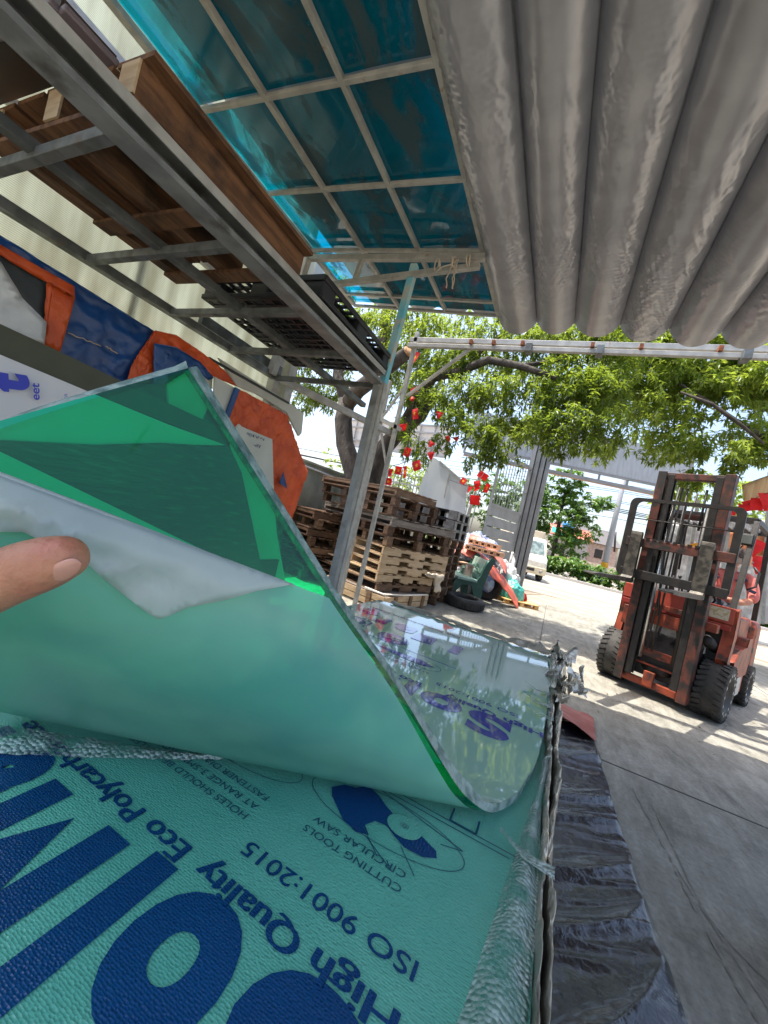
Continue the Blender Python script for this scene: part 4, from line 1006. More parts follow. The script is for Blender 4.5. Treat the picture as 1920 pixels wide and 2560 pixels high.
# print on the top side of the sheet (flat part)
mb = MB()
hz = .879 + TH + .0012
def hi(ox, oy): return lambda a, b_: Vector((ox - a, oy - b_, hz)) - so_
K2 = .975
def hit(mb, s, x0, x1, yb, cap, bold=0.):
    if s == 'M': bigM(mb, hi(x0 * K2, yb * K2), abs(x1 - x0) * K2, cap)
    elif cap > .1: put_text(mb, s, hi(x0 * K2, yb * K2), abs(x1 - x0) * K2, cap, bold)
    else: put_text(mb, s, hi(x0 * K2, yb * K2), abs(x1 - x0) * K2, cap, 0, thick=bold * .05)
for s_, a_, b_ in (('S', -.008, -.11), ('o', -.125, -.232), ('l', -.245, -.280), ('M', -.302, -.45), ('a', -.47, -.56), ('r', -.575, -.63), ('t', -.64, -.70)): hit(mb, s_, a_, b_, 1.03, .105, .05)
for s_, a_, b_ in (('S', .07, -.02), ('o', -.03, -.12), ('l', -.14, -.17), ('M', -.19, -.335), ('M', -.335, -.412), ('a', -.425, -.52), ('r', -.545, -.605), ('t', -.615, -.69)): 
    if s_ in 'art': hit(mb, s_, a_, b_, 1.545 if s_ != 't' else 1.62, .12, .05)
mb.box(hi(-.375 * K2, 1.485 * K2)(0, .02), (.075, .10, .0006))
mb.box(hi(-.375 * K2 + .12, 1.485 * K2)(0, .02), (.035, .10, .0006))
for s_, a_, b_ in (('High', .06, -.03), ('Quality', -.05, -.18), ('Eco Polycarbonate', -.25, -.58)): hit(mb, s_, a_, b_, 1.055, .026, .03)
hit(mb, 'ISO 9001:2015', .0, -.22, 1.105, .02, .0)
for s_, a_, b_ in (('Eco Polycarbonate Sheet', -.28, -.69),): hit(mb, s_, a_, b_, 1.66, .022, .02)
put_text(mb, 'AT RANGE 3-5MM FROM FASTENER', hi(-.25, 1.12), .25, .011); put_text(mb, 'HOLES SHOULD BE DRILLED', hi(-.27, 1.145), .22, .011)
# seal
cx, cy = -.44, 1.30
vs = [Vector((cx + .055 * (1 + .09 * (k % 2)) * math.cos(k / 48 * 6.283), cy + .05 * (1 + .09 * (k % 2)) * math.sin(k / 48 * 6.283), hz)) - so_ for k in range(48)]
mb.add(vs, [tuple(range(48))])
# shield, drill picture, rule
sh_ = [(-.565, 1.39), (-.565, 1.31), (-.61, 1.285), (-.655, 1.31), (-.655, 1.39), (-.61, 1.405)]
for k in range(6):
    a_, b_ = sh_[k], sh_[(k + 1) % 6]; mb.bar(Vector((*a_, hz)) - so_, Vector((*b_, hz)) - so_, .006, .0004)
vs = [Vector((-.61 + .032 * math.cos(k / 20 * 6.283), 1.35 + .034 * math.sin(k / 20 * 6.283), hz)) - so_ for k in range(20)]; mb.add(vs, [tuple(range(20))])
vs = [Vector(p + (hz,)) - so_ for p in [(-.45, 1.185), (-.40, 1.19), (-.30, 1.20), (-.25, 1.175), (-.29, 1.155), (-.38, 1.16)]]; mb.add(vs, [tuple(range(6))])
mb.bar(Vector((-.6, 1.25, hz)) - so_, Vector((-.2, 1.235, hz)) - so_, .003, .0004)
ring(mb, lambda a, b_: Vector((a, b_, hz)) - so_, -.35, 1.17, .12, .05, .0015); ring(mb, lambda a, b_: Vector((a, b_, hz)) - so_, -.62, 1.2, .1, .05, .0015)
mb.build('lettering', ink_vi, sheet)
mb = MB(); pl = lambda ox, oy: (lambda a, b_: Vector((ox - a, oy - b_, hz + .001)) - so_)
put_text(mb, '100%', pl(-.405, 1.298), .06, .014, .02); put_text(mb, 'VIRGIN', pl(-.405, 1.318), .065, .014, .02); put_text(mb, 'SV', pl(-.59, 1.362), .04, .026, .03)
mb.build('seal_print', clear_top, sheet)

# ------------------------------------------------------------------ bubble wrap and foil along the right edge
wrapm = bpy.data.materials.new('clear bubble wrap'); wrapm.use_nodes = True
n = wrapm.node_tree.nodes; l = wrapm.node_tree.links; b = n['Principled BSDF']
tc = n.new('ShaderNodeTexCoord'); v = n.new('ShaderNodeTexVoronoi'); v.inputs['Scale'].default_value = 165; v.inputs['Randomness'].default_value = .6; l.new(tc.outputs['Object'], v.inputs['Vector'])
tn = n.new('ShaderNodeTexNoise'); tn.inputs['Scale'].default_value = 22; tn.inputs['Detail'].default_value = 7; l.new(tc.outputs['Object'], tn.inputs['Vector'])
md = n.new('ShaderNodeMath'); md.operation = 'MULTIPLY_ADD'; md.inputs[1].default_value = -1.1; l.new(v.outputs['Distance'], md.inputs[0]); l.new(tn.outputs[0], md.inputs[2])
bp = n.new('ShaderNodeBump'); bp.inputs['Strength'].default_value = 1.; bp.inputs['Distance'].default_value = .006; l.new(md.outputs[0], bp.inputs['Height']); l.new(bp.outputs[0], b.inputs['Normal'])
b.inputs['Base Color'].default_value = (.60, .70, .67, 1); b.inputs['Roughness'].default_value = .10; b.inputs['Specular IOR Level'].default_value = .9
tp = n.new('ShaderNodeBsdfTransparent'); tp.inputs[0].default_value = (.8, .9, .88, 1); ms = n.new('ShaderNodeMixShader')
rp = n.new('ShaderNodeValToRGB'); rp.color_ramp.elements[0].position = .35; rp.color_ramp.elements[1].position = .6; rp.color_ramp.elements[0].color = (.16,) * 3 + (1,); rp.color_ramp.elements[1].color = (.72,) * 3 + (1,)
l.new(tn.outputs[0], rp.inputs[0]); l.new(rp.outputs[0], ms.inputs[0]); l.new(tp.outputs[0], ms.inputs[1]); l.new(b.outputs[0], ms.inputs[2]); l.new(ms.outputs[0], n['Material Output'].inputs[0])
def xin(y):   # inner edge of the wrap on the sheet
    return .004 + .058 * min(1, max(0, (y - .36) / .5)) - .12 * max(0, .40 - y)
mb = MB()
def fn(u, v_):
    y = -.3 + 1.85 * v_
    xi = xin(y) if y < .92 else .072 + .006 * math.sin(y * 9)
    xo = .066 + .003 * math.sin(y * 14) + .014 * max(0, y - .5)
    z0 = ZT + .003 + (.879 + TH - .004 - ZT - .003) * max(0, min(1, (y - .74) / .1)) 
    if u < .5:
        t = u / .5; x = xi + (xo - xi) * t; z = z0 + .010 * math.sin(PI * min(1, t * 1.15)) + .004 * noise.noise(Vector((x * 40, y * 22, 1)))
    else:
        t = (u - .5) / .5; x = xo + .003 * noise.noise(Vector((t * 4, y * 12, 3))); z = z0 - .12 * t
    return (x, y, z)
mb.grid(fn, 22, 160)
tag(mb.build('bubble_wrap', wrapm), 'clear bubbly plastic wrap folded over the right edge of the stack', 'wrapping')
foilm = mat('silver grey foil', (.62, .59, .52), (.40, .385, .33), ns=9, rough=.25, rough2=.42, metal=.75, bump=.55, bs=26, detail=10)
foil_in = mat('dull green foil back', (.20, .21, .17), rough=.45, metal=.3, bump=.3, bs=20)
mb = MB()
def ridge(k0, seed, zb, h0, ya=-.3, yb=1.88):
    def fn(u, v_):
        y = ya + (yb - ya) * v_; a = (u - .5) * 2
        f = max(0, min(1, (y - .35) / 1.45)); w_ = .005 + .013 * f; x0 = .071 + k0 * (.008 + .024 * f) + .006 * f
        k = noise.noise(Vector((y * 5, seed, 0))); k2 = noise.noise(Vector((y * 17, seed, u * 2))); k3 = noise.noise(Vector((y * 46, seed, u * 5)))
        x = x0 + a * w_ * (.7 + .5 * abs(k)) + (.003 + .008 * f) * k + (.002 + .004 * f) * k2 + .0015 * k3
        z = zb + h0 * (1 - a * a) * (1 + .6 * k + .5 * k2 + .25 * k3) + .05 * f * f * (1 - a * a) * (.5 + .9 * abs(k2)) - .05 * max(0, abs(a) - .6) + .003 * k3
        return (x, y, z)
    return fn
mb.grid(ridge(0, 3.3, .866, .016), 14, 700)
fw = empty('foil_wrap', (.1, .8, .84), label='crumpled silver foil wrapping bunched along the right side of the stack', cat='wrapping')
for v_ in mb.v: v_ -= Vector(fw.location)
mb.build('inner_ridge', foilm, fw)
mb = MB(); mb.grid(ridge(1.0, 8.1, .855, .018), 14, 700)
for v_ in mb.v: v_ -= Vector(fw.location)
mb.build('outer_ridge', foilm, fw)
mb = MB(); mb.grid(lambda u, v_: Vector((.078 + .03 * max(0, v_ - .3) + .006 * noise.noise(Vector((v_ * 9, u * 3, 0))), -.3 + 2.16 * v_, .86 - .84 * u)) - Vector(fw.location), 16, 120)
mb.build('hanging_side', foilm, fw)
mb = MB()   # far end: foil lip that lifts along the back of the top sheet
def fn(u, v_):
    x = -.66 + .82 * v_; k = noise.noise(Vector((x * 9, 2, 0))); k2 = noise.noise(Vector((x * 30, u * 3, 5)))
    lift = .028 * max(0, (x + .16) / .25) * (1.1 + 1.2 * k + .8 * k2) if x > -.16 else .0
    return Vector((x, 1.79 + .045 * u + .014 * k, .893 + .012 * math.sin(PI * u) * (1 + k) + lift * u + .006 * k2)) - Vector(fw.location)
mb.grid(fn, 8, 160); mb.build('back_lip', foilm, fw)
mb = MB()   # bunched corner
rnd = random.Random(8)
for k in range(16):
    p = Vector((.108 + rnd.uniform(-.03, .03), 1.52 + rnd.uniform(-.25, .3), .90 + rnd.uniform(-.02, .02)))
    q_ = p + Vector((rnd.uniform(-.03, .03), rnd.uniform(-.10, .10), rnd.uniform(.02, .085)))
    r_ = p + Vector((rnd.uniform(-.05, .05), rnd.uniform(-.12, .12), rnd.uniform(-.03, .02)))
    def fn(u, v_, p=p, q_=q_, r_=r_, k=k):
        a = p.lerp(q_, u).lerp(r_.lerp(q_, u * .4), v_) + Vector((noise.noise(Vector((u * 3, v_ * 3, k))), noise.noise(Vector((u * 3, v_ * 3, k + 9))), noise.noise(Vector((u * 3, v_ * 3, k + 4))))) * .016
        return a - Vector(fw.location)
    mb.grid(fn, 8, 8)
mb.build_each('bunched_corner', foilm, fw)
for (x, y) in ((.03, 1.30), (.035, 1.2), (.04, 1.12), (.045, .62)):
    p = Vector((x, y, .897 if y > .8 else .886)) - Vector(fw.location)
    mb = MB(); mb.add([p + Vector(q_) for q_ in ((.04, -.02, .004), (.04, .0, .006), (.0, .006, .0), (-.035, .02, .008), (-.035, .006, .012), (.0, -.008, .002))], [(0, 1, 2, 5), (5, 2, 3, 4)]); mb.build('tape_scrap', wrapm, fw, solid=.0008)
mb = MB()
def fn(u, v_):
    x = 620 * u; ya = 1802 + .15 * x; yb = ya + 78 * (1 - u) ** .8 + 1
    p = at(x - 60, ya + (yb - ya) * v_, z=.874); return p + Vector((0, 0, .004 * math.sin(PI * v_) + .0022 * noise.noise(p * 70)))
mb.grid(fn, 90, 14)
tag(mb.build('film_crease', wrapm), 'crinkled clear film catching light under the lifted sheet at the left edge', 'film')

# ------------------------------------------------------------------ hand holding the sheet
hand = empty('person', at(-160, 1560, d=.30), label="person's hand from the left edge gripping the lifted sheet with the thumb", cat='person')
ho = Vector(hand.location)
def skinned(name, chains, M, parent, origin, sub=2):
    """chains: list of [(point, radius), ...]; first points equal to a known point join"""
    bm = bmesh.new(); lay = bm.verts.layers.skin.verify(); reg = {}
    first = None
    for ch in chains:
        prev = None
        for p, r in ch:
            key = tuple(round(c_, 5) for c_ in p)
            if key not in reg:
                vv = bm.verts.new(Vector(p) - origin); rr = r if isinstance(r, (tuple, list)) else (r, r)
                vv[lay].radius = rr; reg[key] = vv
                if first is None: first = vv; vv[lay].use_root = True
            vv = reg[key]
            if prev is not None and prev is not vv:
                try: bm.edges.new((prev, vv))
                except ValueError: pass
            prev = vv
    me = bpy.data.meshes.new(name); bm.to_mesh(me); bm.free(); me.materials.append(M)
    o = bpy.data.objects.new(name, me); C.objects.link(o); o.parent = parent
    m = o.modifiers.new('skin', 'SKIN'); m.use_smooth_shade = True; m.branch_smoothing = .6
    m = o.modifiers.new('sub', 'SUBSURF'); m.levels = sub; m.render_levels = sub
    return o
A = lambda x, y, d: at(x, y, d=d)
palm = A(-330, 1600, .26); wrist = A(-560, 1760, .26)
thumb = [(palm, .020), (A(-200, 1545, .262), .0185), (A(-90, 1490, .25), .0215), (A(20, 1440, .25), .0200), (A(100, 1412, .25), .0195), (A(165, 1392, .25), .0160), (A(212, 1378, .25), .0095)]
chains = [[(wrist, .026), (palm, .026)], thumb]
knu = [A(-380, 1330, .30), A(-350, 1400, .31), A(-330, 1470, .32), A(-320, 1540, .33)]
for k, (kx, ky, L_) in enumerate(((-120, 1000, 1.), (-60, 1070, .95), (-90, 1160, .9), (-140, 1260, .8))):
    c0 = knu[k]; m1 = A(kx - 170, ky + 70, .335 + .008 * k); m2 = A(kx - 70, ky + 10, .348 + .01 * k); m3 = A(kx + 20, ky, .345 + .01 * k)
    chains.append([(palm, .026), (c0, .011), (m1, .0098), (m2, .0088), (m3, .0075)])
skinned('hand_skin', chains, skin, hand, ho, 3)
# thumb nail, lying on the side of the thumb that faces the eye
mb = MB(); rows = []
na, nb_ = A(112, 1410, .25), A(206, 1378, .25)
ax = (nb_ - na); view = (na - Vector((0, 0, EYE))).normalized()
side = ax.normalized().cross(view).normalized()
if side.z > 0: side = -side
def fn(u, v_):
    # u along the nail, v across
    a = (v_ - .5) * 1.5
    wdt = .011 * (1 - .25 * (2 * u - 1) ** 4) * (1 - .18 * u)
    u_ = u; c_ = na + ax * (.02 + .80 * u); tip = .0176 - .0062 * u * u
    th_ = a * .56 * max(.0, 1 - abs(2 * u - 1) ** 3.2) ** .5 + .52
    rad_ = tip + .0009 + .0008 * u
    ofs = (-view * math.cos(th_) + side * math.sin(th_)) * rad_
    rim = 1 - .07 * (abs(2 * v_ - 1) ** 5)
    end = .0012 * (1 - u) ** 6
    return c_ + ofs * rim - (-view) * end - ho
mb.grid(fn, 12, 12); mb.build('thumb_nail', nailm, hand, solid=.0006, soff=0)

# ------------------------------------------------------------------ tarp on the floor
tarpm = mat('shiny black tarpaulin', (.004, .005, .009), (.008, .009, .014), ns=4, rough=.24, rough2=.36, bump=.55, bs=22, spec=1., detail=7, coat=.3)
mb = MB()
def xr_(y): 
    P_ = [(.3, .68), (1.6, .65), (2.0, .62), (2.64, .58), (3.25, .56), (3.6, .54), (4.2, .5)]
    for (a, b_), (c_, d_) in zip(P_, P_[1:]):
        if y <= c_: return b_ + (d_ - b_) * (y - a) / (c_ - a)
    return .5
def fn(u, v_):
    y = .3 + 3.35 * v_; x = -.3 + (xr_(y) + .012 * noise.noise(Vector((y * 5, 0, 0))) + .3) * u
    yy = y * 3.1 - x * 2.0
    r_ = 1 - abs(noise.noise(Vector((yy * .9, x * .8, 3)))) * 3
    r2 = 1 - abs(noise.noise(Vector((yy * 3.2, x * 2.2, 8)))) * 3
    z = .006 + .030 * max(0, r_) ** 3 + .007 * max(0, r2) ** 2 + .003 * noise.noise(Vector((x * 7, y * 7, 0)))
    return (x, y, max(.003, z * (1 if u < .97 else (1 - u) / .03 * .7 + .3)))
mb.grid(fn, 110, 480)
tag(mb.build('floor_tarpaulin', tarpm), 'shiny creased black tarpaulin spread on the floor beside the stack', 'tarpaulin')
redt = mat('dusty red tarpaulin', (.34, .10, .075), (.42, .16, .13), ns=6, rough=.55, bump=.3, bs=20)
mb = MB()
mb.grid(lambda u, v_: (.05 + .5 * u + .02 * v_, 3.58 + .48 * v_ - .14 * u + .012 * math.sin(u * 16), .03 + .055 * math.sin(PI * min(1, u * .98 + .02)) * (1 - v_) + .012 * noise.noise(Vector((u * 5, v_ * 5, 0)))), 40, 20)
tag(mb.build('red_tarpaulin', redt, solid=.004), 'curled red tarpaulin corner at the far end of the black floor tarpaulin', 'tarpaulin')
# wood block at the right edge
cw = empty('wooden_crate', (1.385, 2.06, 0), rz=.25, label='brown wooden crate corner at the right edge of the picture', cat='crate')
mb = MB()
for z in (.06, .18, .30): mb.box((0, -.2, z), (.5, .02, .09)); mb.box((-.25, 0, z), (.02, .42, .09))
mb.build_each('board', wood_md, cw)
mb = MB()
for sx in (-1, 1):
    for sy in (-1, 1): mb.box((sx * .22, sy * .17, .18), (.04, .04, .36))
mb.build_each('corner_post', wood_dk, cw)

# ------------------------------------------------------------------ pallet stacks
def wood_pallet(loc, rz, m, label, W=1.02, D=1.1, H=.135, kind='block', group=None, cat='pallet'):
    r = empty('wooden_pallet', loc, rz, label, cat, group)
    mb = MB()
    nd = 7; bw = .105
    for k in range(nd): mb.box((0, -D / 2 + bw / 2 + k * (D - bw) / (nd - 1), H - .009), (W, bw, .018))
    mb.build('top_deck', m, r)
    mb = MB()
    if kind == 'block':
        for i in range(4 if W > 1.2 else 3):
            nI = 3 if W > 1.2 else 2
            for j in range(3): mb.box((-W / 2 + .055 + i * (W - .11) / nI, -D / 2 + .055 + j * (D - .11) / 2, H / 2 - .002), (.09, .11, H - .038))
        mb.build_each('block', m, r)
    elif kind == 'notch':    # solid bearers with fork notches on the long sides
        for xx in (-W / 2 + .02, 0, W / 2 - .02):
            for (a, b_) in ((-.5, -.24), (-.10, .12), (.24, .5)): mb.box((xx, (a + b_) / 2 * D, .062), (.034, (b_ - a) * D, .095))
            mb.box((xx, 0, .090), (.030, D - .004, .042))
        mb.build_each('bearer', m, r)
    else:
        for xx in (-W / 2 + .02, 0, W / 2 - .02): mb.box((xx, 0, H / 2 - .008), (.036, D, H - .045))
        mb.box((0, -D / 2 + .012, H / 2 + .02), (W, .02, .04)); mb.build_each('bearer', m, r)
    mb = MB()
    for k in range(3): mb.box((0, -D / 2 + .055 + k * (D - .11) / 2, .009), (W, .10, .018))
    mb.build('bottom_deck', m, r)
    return r
GA = 'dark pallets stacked by the low wall'; GB = 'pallets stacked beside the steel post'; GC = 'pallets in the rear stack'
rnd = random.Random(21)
names = ['lowest', 'second from the bottom', 'third from the bottom', 'fourth from the bottom', 'fifth from the bottom', 'sixth from the bottom', 'seventh from the bottom', 'eighth from the bottom']
CX, CY = -2.17, 5.12     # the corner of the stack nearest the camera
def by_corner(W, D, rz, dx=0., dy=0.):
    v_ = Matrix.Rotation(rz, 3, 'Z') @ Vector((-W / 2, D / 2, 0)); return (CX + dx + v_.x, CY + dy + v_.y)
specs = [('notch', wood_md, 1.40, 1.15, -.34, .03, 'brown pallet just above the wooden crate at the foot of the stack', .135),
         ('notch', wood_lt, 1.42, 1.10, -.40, .0, 'second pallet above the crate, its corner hung with a torn sack', .135),
         ('notch', wood_lt, 1.30, 1.20, -.50, .0, 'pale new pallet with fork notches, lowest of the three bright ones', .125),
         ('notch', wood_lt, 1.32, 1.20, -.49, .0, 'pale new pallet with fork notches, middle one of the three bright ones', .125),
         ('notch', wood_lt, 1.30, 1.18, -.51, .0, 'pale new pallet with fork notches, top one of the three bright ones', .125),
         ('block', wood_md, 1.45, 1.18, -.46, .03, 'brown open pallet lying on the three bright new pallets', .15),
         ('block', wood_dk, 1.50, 1.20, -.44, .0, 'dark pallet under the grey weathered one in the main stack', .145),
         ('str', wood_gr, 1.55, 1.30, -.42, .03, 'grey weathered pallet with a long plank edge in the main stack', .14),
         ('block', wood_dk, 1.42, .95, -.33, .0, 'third wooden pallet from the top of the main stack', .14),
         ('block', wood_dk, 1.45, .98, -.30, .02, 'second wooden pallet from the top of the main stack', .145),
         ('str', wood_md, 1.42, .95, -.27, .0, 'topmost wooden pallet of the main stack below the tree trunk', .125)]
z = .215
for (kd, m, W_, D_, rz_, dx, lab, H_) in specs:
    W_ *= 1.14; D_ *= 1.13; cx_, cy_ = by_corner(W_, D_, rz_, dx)
    wood_pallet((cx_, cy_, z), rz_, m, lab, W=W_, D=D_, H=H_, kind=kd, group=GB); z += H_ + .002
z = 0.
for k in range(8):
    wood_pallet((-4.0 + .16 + rnd.uniform(-.04, .04), 6.0 + rnd.uniform(-.03, .03), z), -.42 + rnd.uniform(-.04, .04), wood_dk if k % 3 else wood_md, names[k] + ' dark pallet of the low stack against the mossy wall', W=1.25, D=1.1, H=.14, kind='str' if k % 2 else 'block', group=GA); z += .142
# crate at the bottom of that stack
cb = empty('wooden_crate', (-2.36, 5.72, 0), rz=-.22, label='low pale wooden crate at the foot of the front pallet stack', cat='crate')
mb = MB()
for z_ in (.075, .165): mb.box((0, -.6, z_), (1.12, .02, .08)); mb.box((.56, 0, z_), (.02, 1.2, .08)); mb.box((-.56, 0, z_), (.02, 1.2, .08))
mb.build_each('board', wood_lt, cb)
mb = MB()
for yy in (-.35, .05, .42): mb.box((.582, yy, .10), (.022, .07, .22))
for xx in (-.25, .3): mb.box((xx, -.622, .10), (.07, .022, .22))
mb.build_each('cleat', wood_md, cb)
mb = MB(); mb.box((0, 0, .212), (1.1, 1.16, .015)); mb.build('lid', wood_gr, cb)
mb = MB(); mb.tube([(-2.3, 5.08, .25), (-2.0, 5.06, .235), (-1.80, 5.35, .25), (-1.62, 5.9, .26)], .02, 8, squash=.5)
tag(mb.build('white_strip', whitep), 'white plastic strip lying along the front of the wooden crate', 'strip')
mb = MB(); mb.grid(lambda u, v_: (-1.66 + .18 * u + .02 * math.sin(v_ * 9), 5.75 + .3 * u - .03 * math.sin(v_ * 3), .60 - .05 * v_ - .22 * v_ * (u > .55) + .02 * noise.noise(Vector((u * 6, v_ * 6, 0)))), 20, 16)
tag(mb.build('torn_bag', mat('old sackcloth', (.52, .45, .36), (.42, .36, .28), ns=8, rough=.8), solid=.004), 'torn pale sack hanging out of the front pallet stack', 'sack')
# rear stack
z = 0
for k in range(8):
    wood_pallet((-2.15 + rnd.uniform(-.02, .02), 7.1, z), rnd.uniform(-.03, .03), wood_md if k % 2 else wood_dk, names[k] + ' wooden pallet of the rear stack under the black plastic ones', W=1.05, H=.142, group=GC); z += .144
def rear_plastic(zz, k):
    r = empty('plastic_pallet', (-2.15, 7.1, zz), rnd.uniform(-.02, .02), ['lower', 'middle', 'upper'][k] + ' black plastic pallet with grey dusty ends on the rear stack', 'pallet', 'black plastic pallets on the rear stack')
    mb = MB(); mb.box((0, 0, .145), (1.08, 1.1, .03)); mb.box((0, 0, .012), (1.08, 1.1, .02))
    for i in range(3):
        for j in range(3): mb.box((-.46 + .46 * i, -.47 + .47 * j, .08), (.15, .15, .12))
    mb.build('deck', blackp, r, bevel=.006)
    mb = MB()
    for i in range(3): mb.box((-.46 + .46 * i, -.552, .08), (.15, .012, .15)); mb.box((.545, -.47 + .47 * i, .08), (.012, .15, .15))
    mb.build_each('block_face', greyp, r)
for k in range(3): rear_plastic(z, k); z += .165
# dark extra pallets left of the left stack
# ------------------------------------------------------------------ white banner board behind stacks
o = patch('white_board', [at(1078, 1140, y=9.8), at(1099, 1153, y=9.8), at(1168, 1213, y=9.8), at(1160, 1330, y=9.8), at(1040, 1300, y=9.8), at(1048, 1222, y=9.8)], mat('faded banner', (.42, .47, .53), (.52, .56, .60), ns=1.5, rough=.5, stretch=(1, 1, .4)), .03)
tag(o, 'faded pale blue banner board standing behind the rear pallet stack', 'board')
mb = MB(); mb.bar(at(1099, 1153, y=9.78), at(1168, 1213, y=9.78), .04, .04); mb.bar(at(1123, 1184, y=9.76), at(1110, 1245, y=9.76), .02, .02); mb.build('frame', galv_lt, o)

# ------------------------------------------------------------------ gate
gate = empty('gate', (-1.1, 13.6, 0), label='tall grey steel entrance gate with open picket leaf and clad header beam', cat='gate')
g0 = Vector(gate.location)
Gp = lambda x, y, z: Vector((x, y, z)) - g0
for k, (dx, dy) in enumerate(((0, 0), (.14, .06), (.28, .12), (.42, .18))):
    mb = MB(); mb.box(Gp(-1.28 + dx * 1.15, 13.4 + dy, 2.45), (.125, .14, 4.9)); mb.build('column', gatem, gate)
mb = MB(); dkk = mat('column gap', (.06, .06, .06), rough=.8)
mb.box(Gp(-1.05, 13.58, 2.4), (.42, .03, 4.8))
mb.build('column_gap_shade', dkk, gate)  # dark sheet added behind the columns, stands in for the shade between them
hA, hB = at(1160, 1131, y=13.9), at(1712, 1236, y=16.2)
mb = MB()
def hdr(u, z, dy=0): 
    p = hA.lerp(hB, u); return Vector((p.x, p.y + dy, 4.12 + z)) - g0
vs = []
mb.bar(hdr(0, 0), hdr(1, 0), .12, .12); mb.bar(hdr(0, .28), hdr(1, .28), .1, .07); 
for k in range(9): mb.bar(hdr(k / 8, .02), hdr(k / 8, .28), .07, .07)
mb.build('header_lattice', gatem, gate)
mb = MB(); mb.bar(hdr(0, -.075, -.03), hdr(1, -.075, -.03), .05, .03); mb.build('rust_line', mat('rusty edge', (.45, .27, .16), rough=.8), gate)
mb = MB(); mb.bar(hdr(0, .95), hdr(1, .95), .08, 1.25); mb.build('header_cladding', signm, gate)
mb = MB(); mb.bar(hdr(1, -2.0), hdr(1, 1.6), .12, .12) ; mb.build('header_end', gatem, gate)
# left part of header
hC = at(860, 1080, y=15.5); hD = at(1110, 1150, y=14.6)
mb = MB()
for z_ in (4.0, 4.3, 4.9, 5.2): mb.bar(Vector((hC.x, hC.y, z_)) - g0, Vector((hD.x, hD.y, z_)) - g0, .06, .06)
for k in range(9): p = hC.lerp(hD, k / 8); mb.bar(Vector((p.x, p.y, 4.0)) - g0, Vector((p.x, p.y, 5.25)) - g0, .05, .05)
mb.build('header_lattice', gatem, gate)
mb = MB(); mb.bar(Vector((hC.x, hC.y + .1, 4.62)) - g0, Vector((hD.x, hD.y + .1, 4.62)) - g0, .03, 1.2); mb.build('header_cladding', mat('pale cladding', (.52, .50, .50), rough=.6), gate)
# open leaf
lA, lB = at(1206, 1345, y=11.4), at(1284, 1362, y=13.2); lA.z = lB.z = 0
leaf = empty('gate_leaf', lA, label='grey gate leaf with vertical pickets above a ribbed lower panel', cat='gate')
def lf(u, z): p = lA.lerp(lB, u); return Vector((p.x - lA.x, p.y - lA.y, z))
mb = MB()
for (a, b_) in (((0, .1), (0, 3.8)), ((1, .1), (1, 3.8)), ((0, .12), (1, .12)), ((0, 2.3), (1, 2.3)), ((0, 3.8), (1, 3.8))): mb.bar(lf(*a), lf(*b_), .07, .07)
mb.build('frame', gatem, leaf)
mb = MB()
for k in range(1, 12): mb.bar(lf(k / 12, 2.3), lf(k / 12, 4.0), .022, .022)
mb.bar(lf(0, 3.0), lf(1, 3.0), .02, .02); mb.build_each('picket', gatem, leaf)
mb = MB()
for k in range(7): mb.bar(lf(.03, .30 + k * .305), lf(.97, .30 + k * .305), .03, .275)
mb.build('lower_panel_cladding', gatem, leaf)
# palings behind left
pk = empty('picket_fence', (-6, 13.6, 0), label='pale picket fence behind the pallet stacks and wall', cat='fence')
mb = MB()
for k in range(34): mb.bar((k * .14 - 1.4, 0, 0), (k * .14 - 1.4, 0, 3.0), .03, .03)
mb.build_each('picket', gatem, pk)
mb = MB(); mb.bar((-1.5, 0, 1.2), (3.3, 0, 1.2), .05, .05); mb.bar((-1.5, 0, 2.6), (3.3, 0, 2.6), .05, .05); mb.build_each('rail', gatem, pk)
# green cabinet and posts
gc = empty('green_cabinet', (-2.62, 10.6, 0), rz=.5, label='pale green cabinet with poles standing between the banner and the gate leaf', cat='cabinet')
gm = mat('pale green paint', (.24, .42, .36), (.30, .48, .42), ns=4, rough=.5)
mb = MB(); mb.box((0, 0, .85), (.5, .45, 1.7)); mb.build('body', gm, gc, bevel=.01)
mb = MB(); mb.box((-.02, -.235, .85), (.42, .02, 1.5)); mb.build('door', gm, gc, bevel=.006)
mb = MB(); mb.bar((.2, -.3, 0), (.28, -.3, 2.9), .05, .05); mb.bar((-.2, -.28, 0), (-.1, -.28, 2.7), .04, .04); mb.bar((.02, -.3, 0), (.35, -.3, 3.2), .06, .06)
mb.build_each('pole', galv_lt, gc)
mb = MB(); rnd = random.Random(6)
for k in range(7): mb.bar((-.3 + .07 * k, -.4, 0), (-.28 + .07 * k + rnd.uniform(-.1, .1), -.33, 1.25 + rnd.uniform(-.2, .2)), .025, .03)
tag(mb.build('timber_battens', wood_lt), 'pale timber battens leaning on the green cabinet', 'battens'); o = bpy.data.objects[-1] if False else None
bpy.data.objects['timber_battens'].location = (-2.45, 10.3, 0)

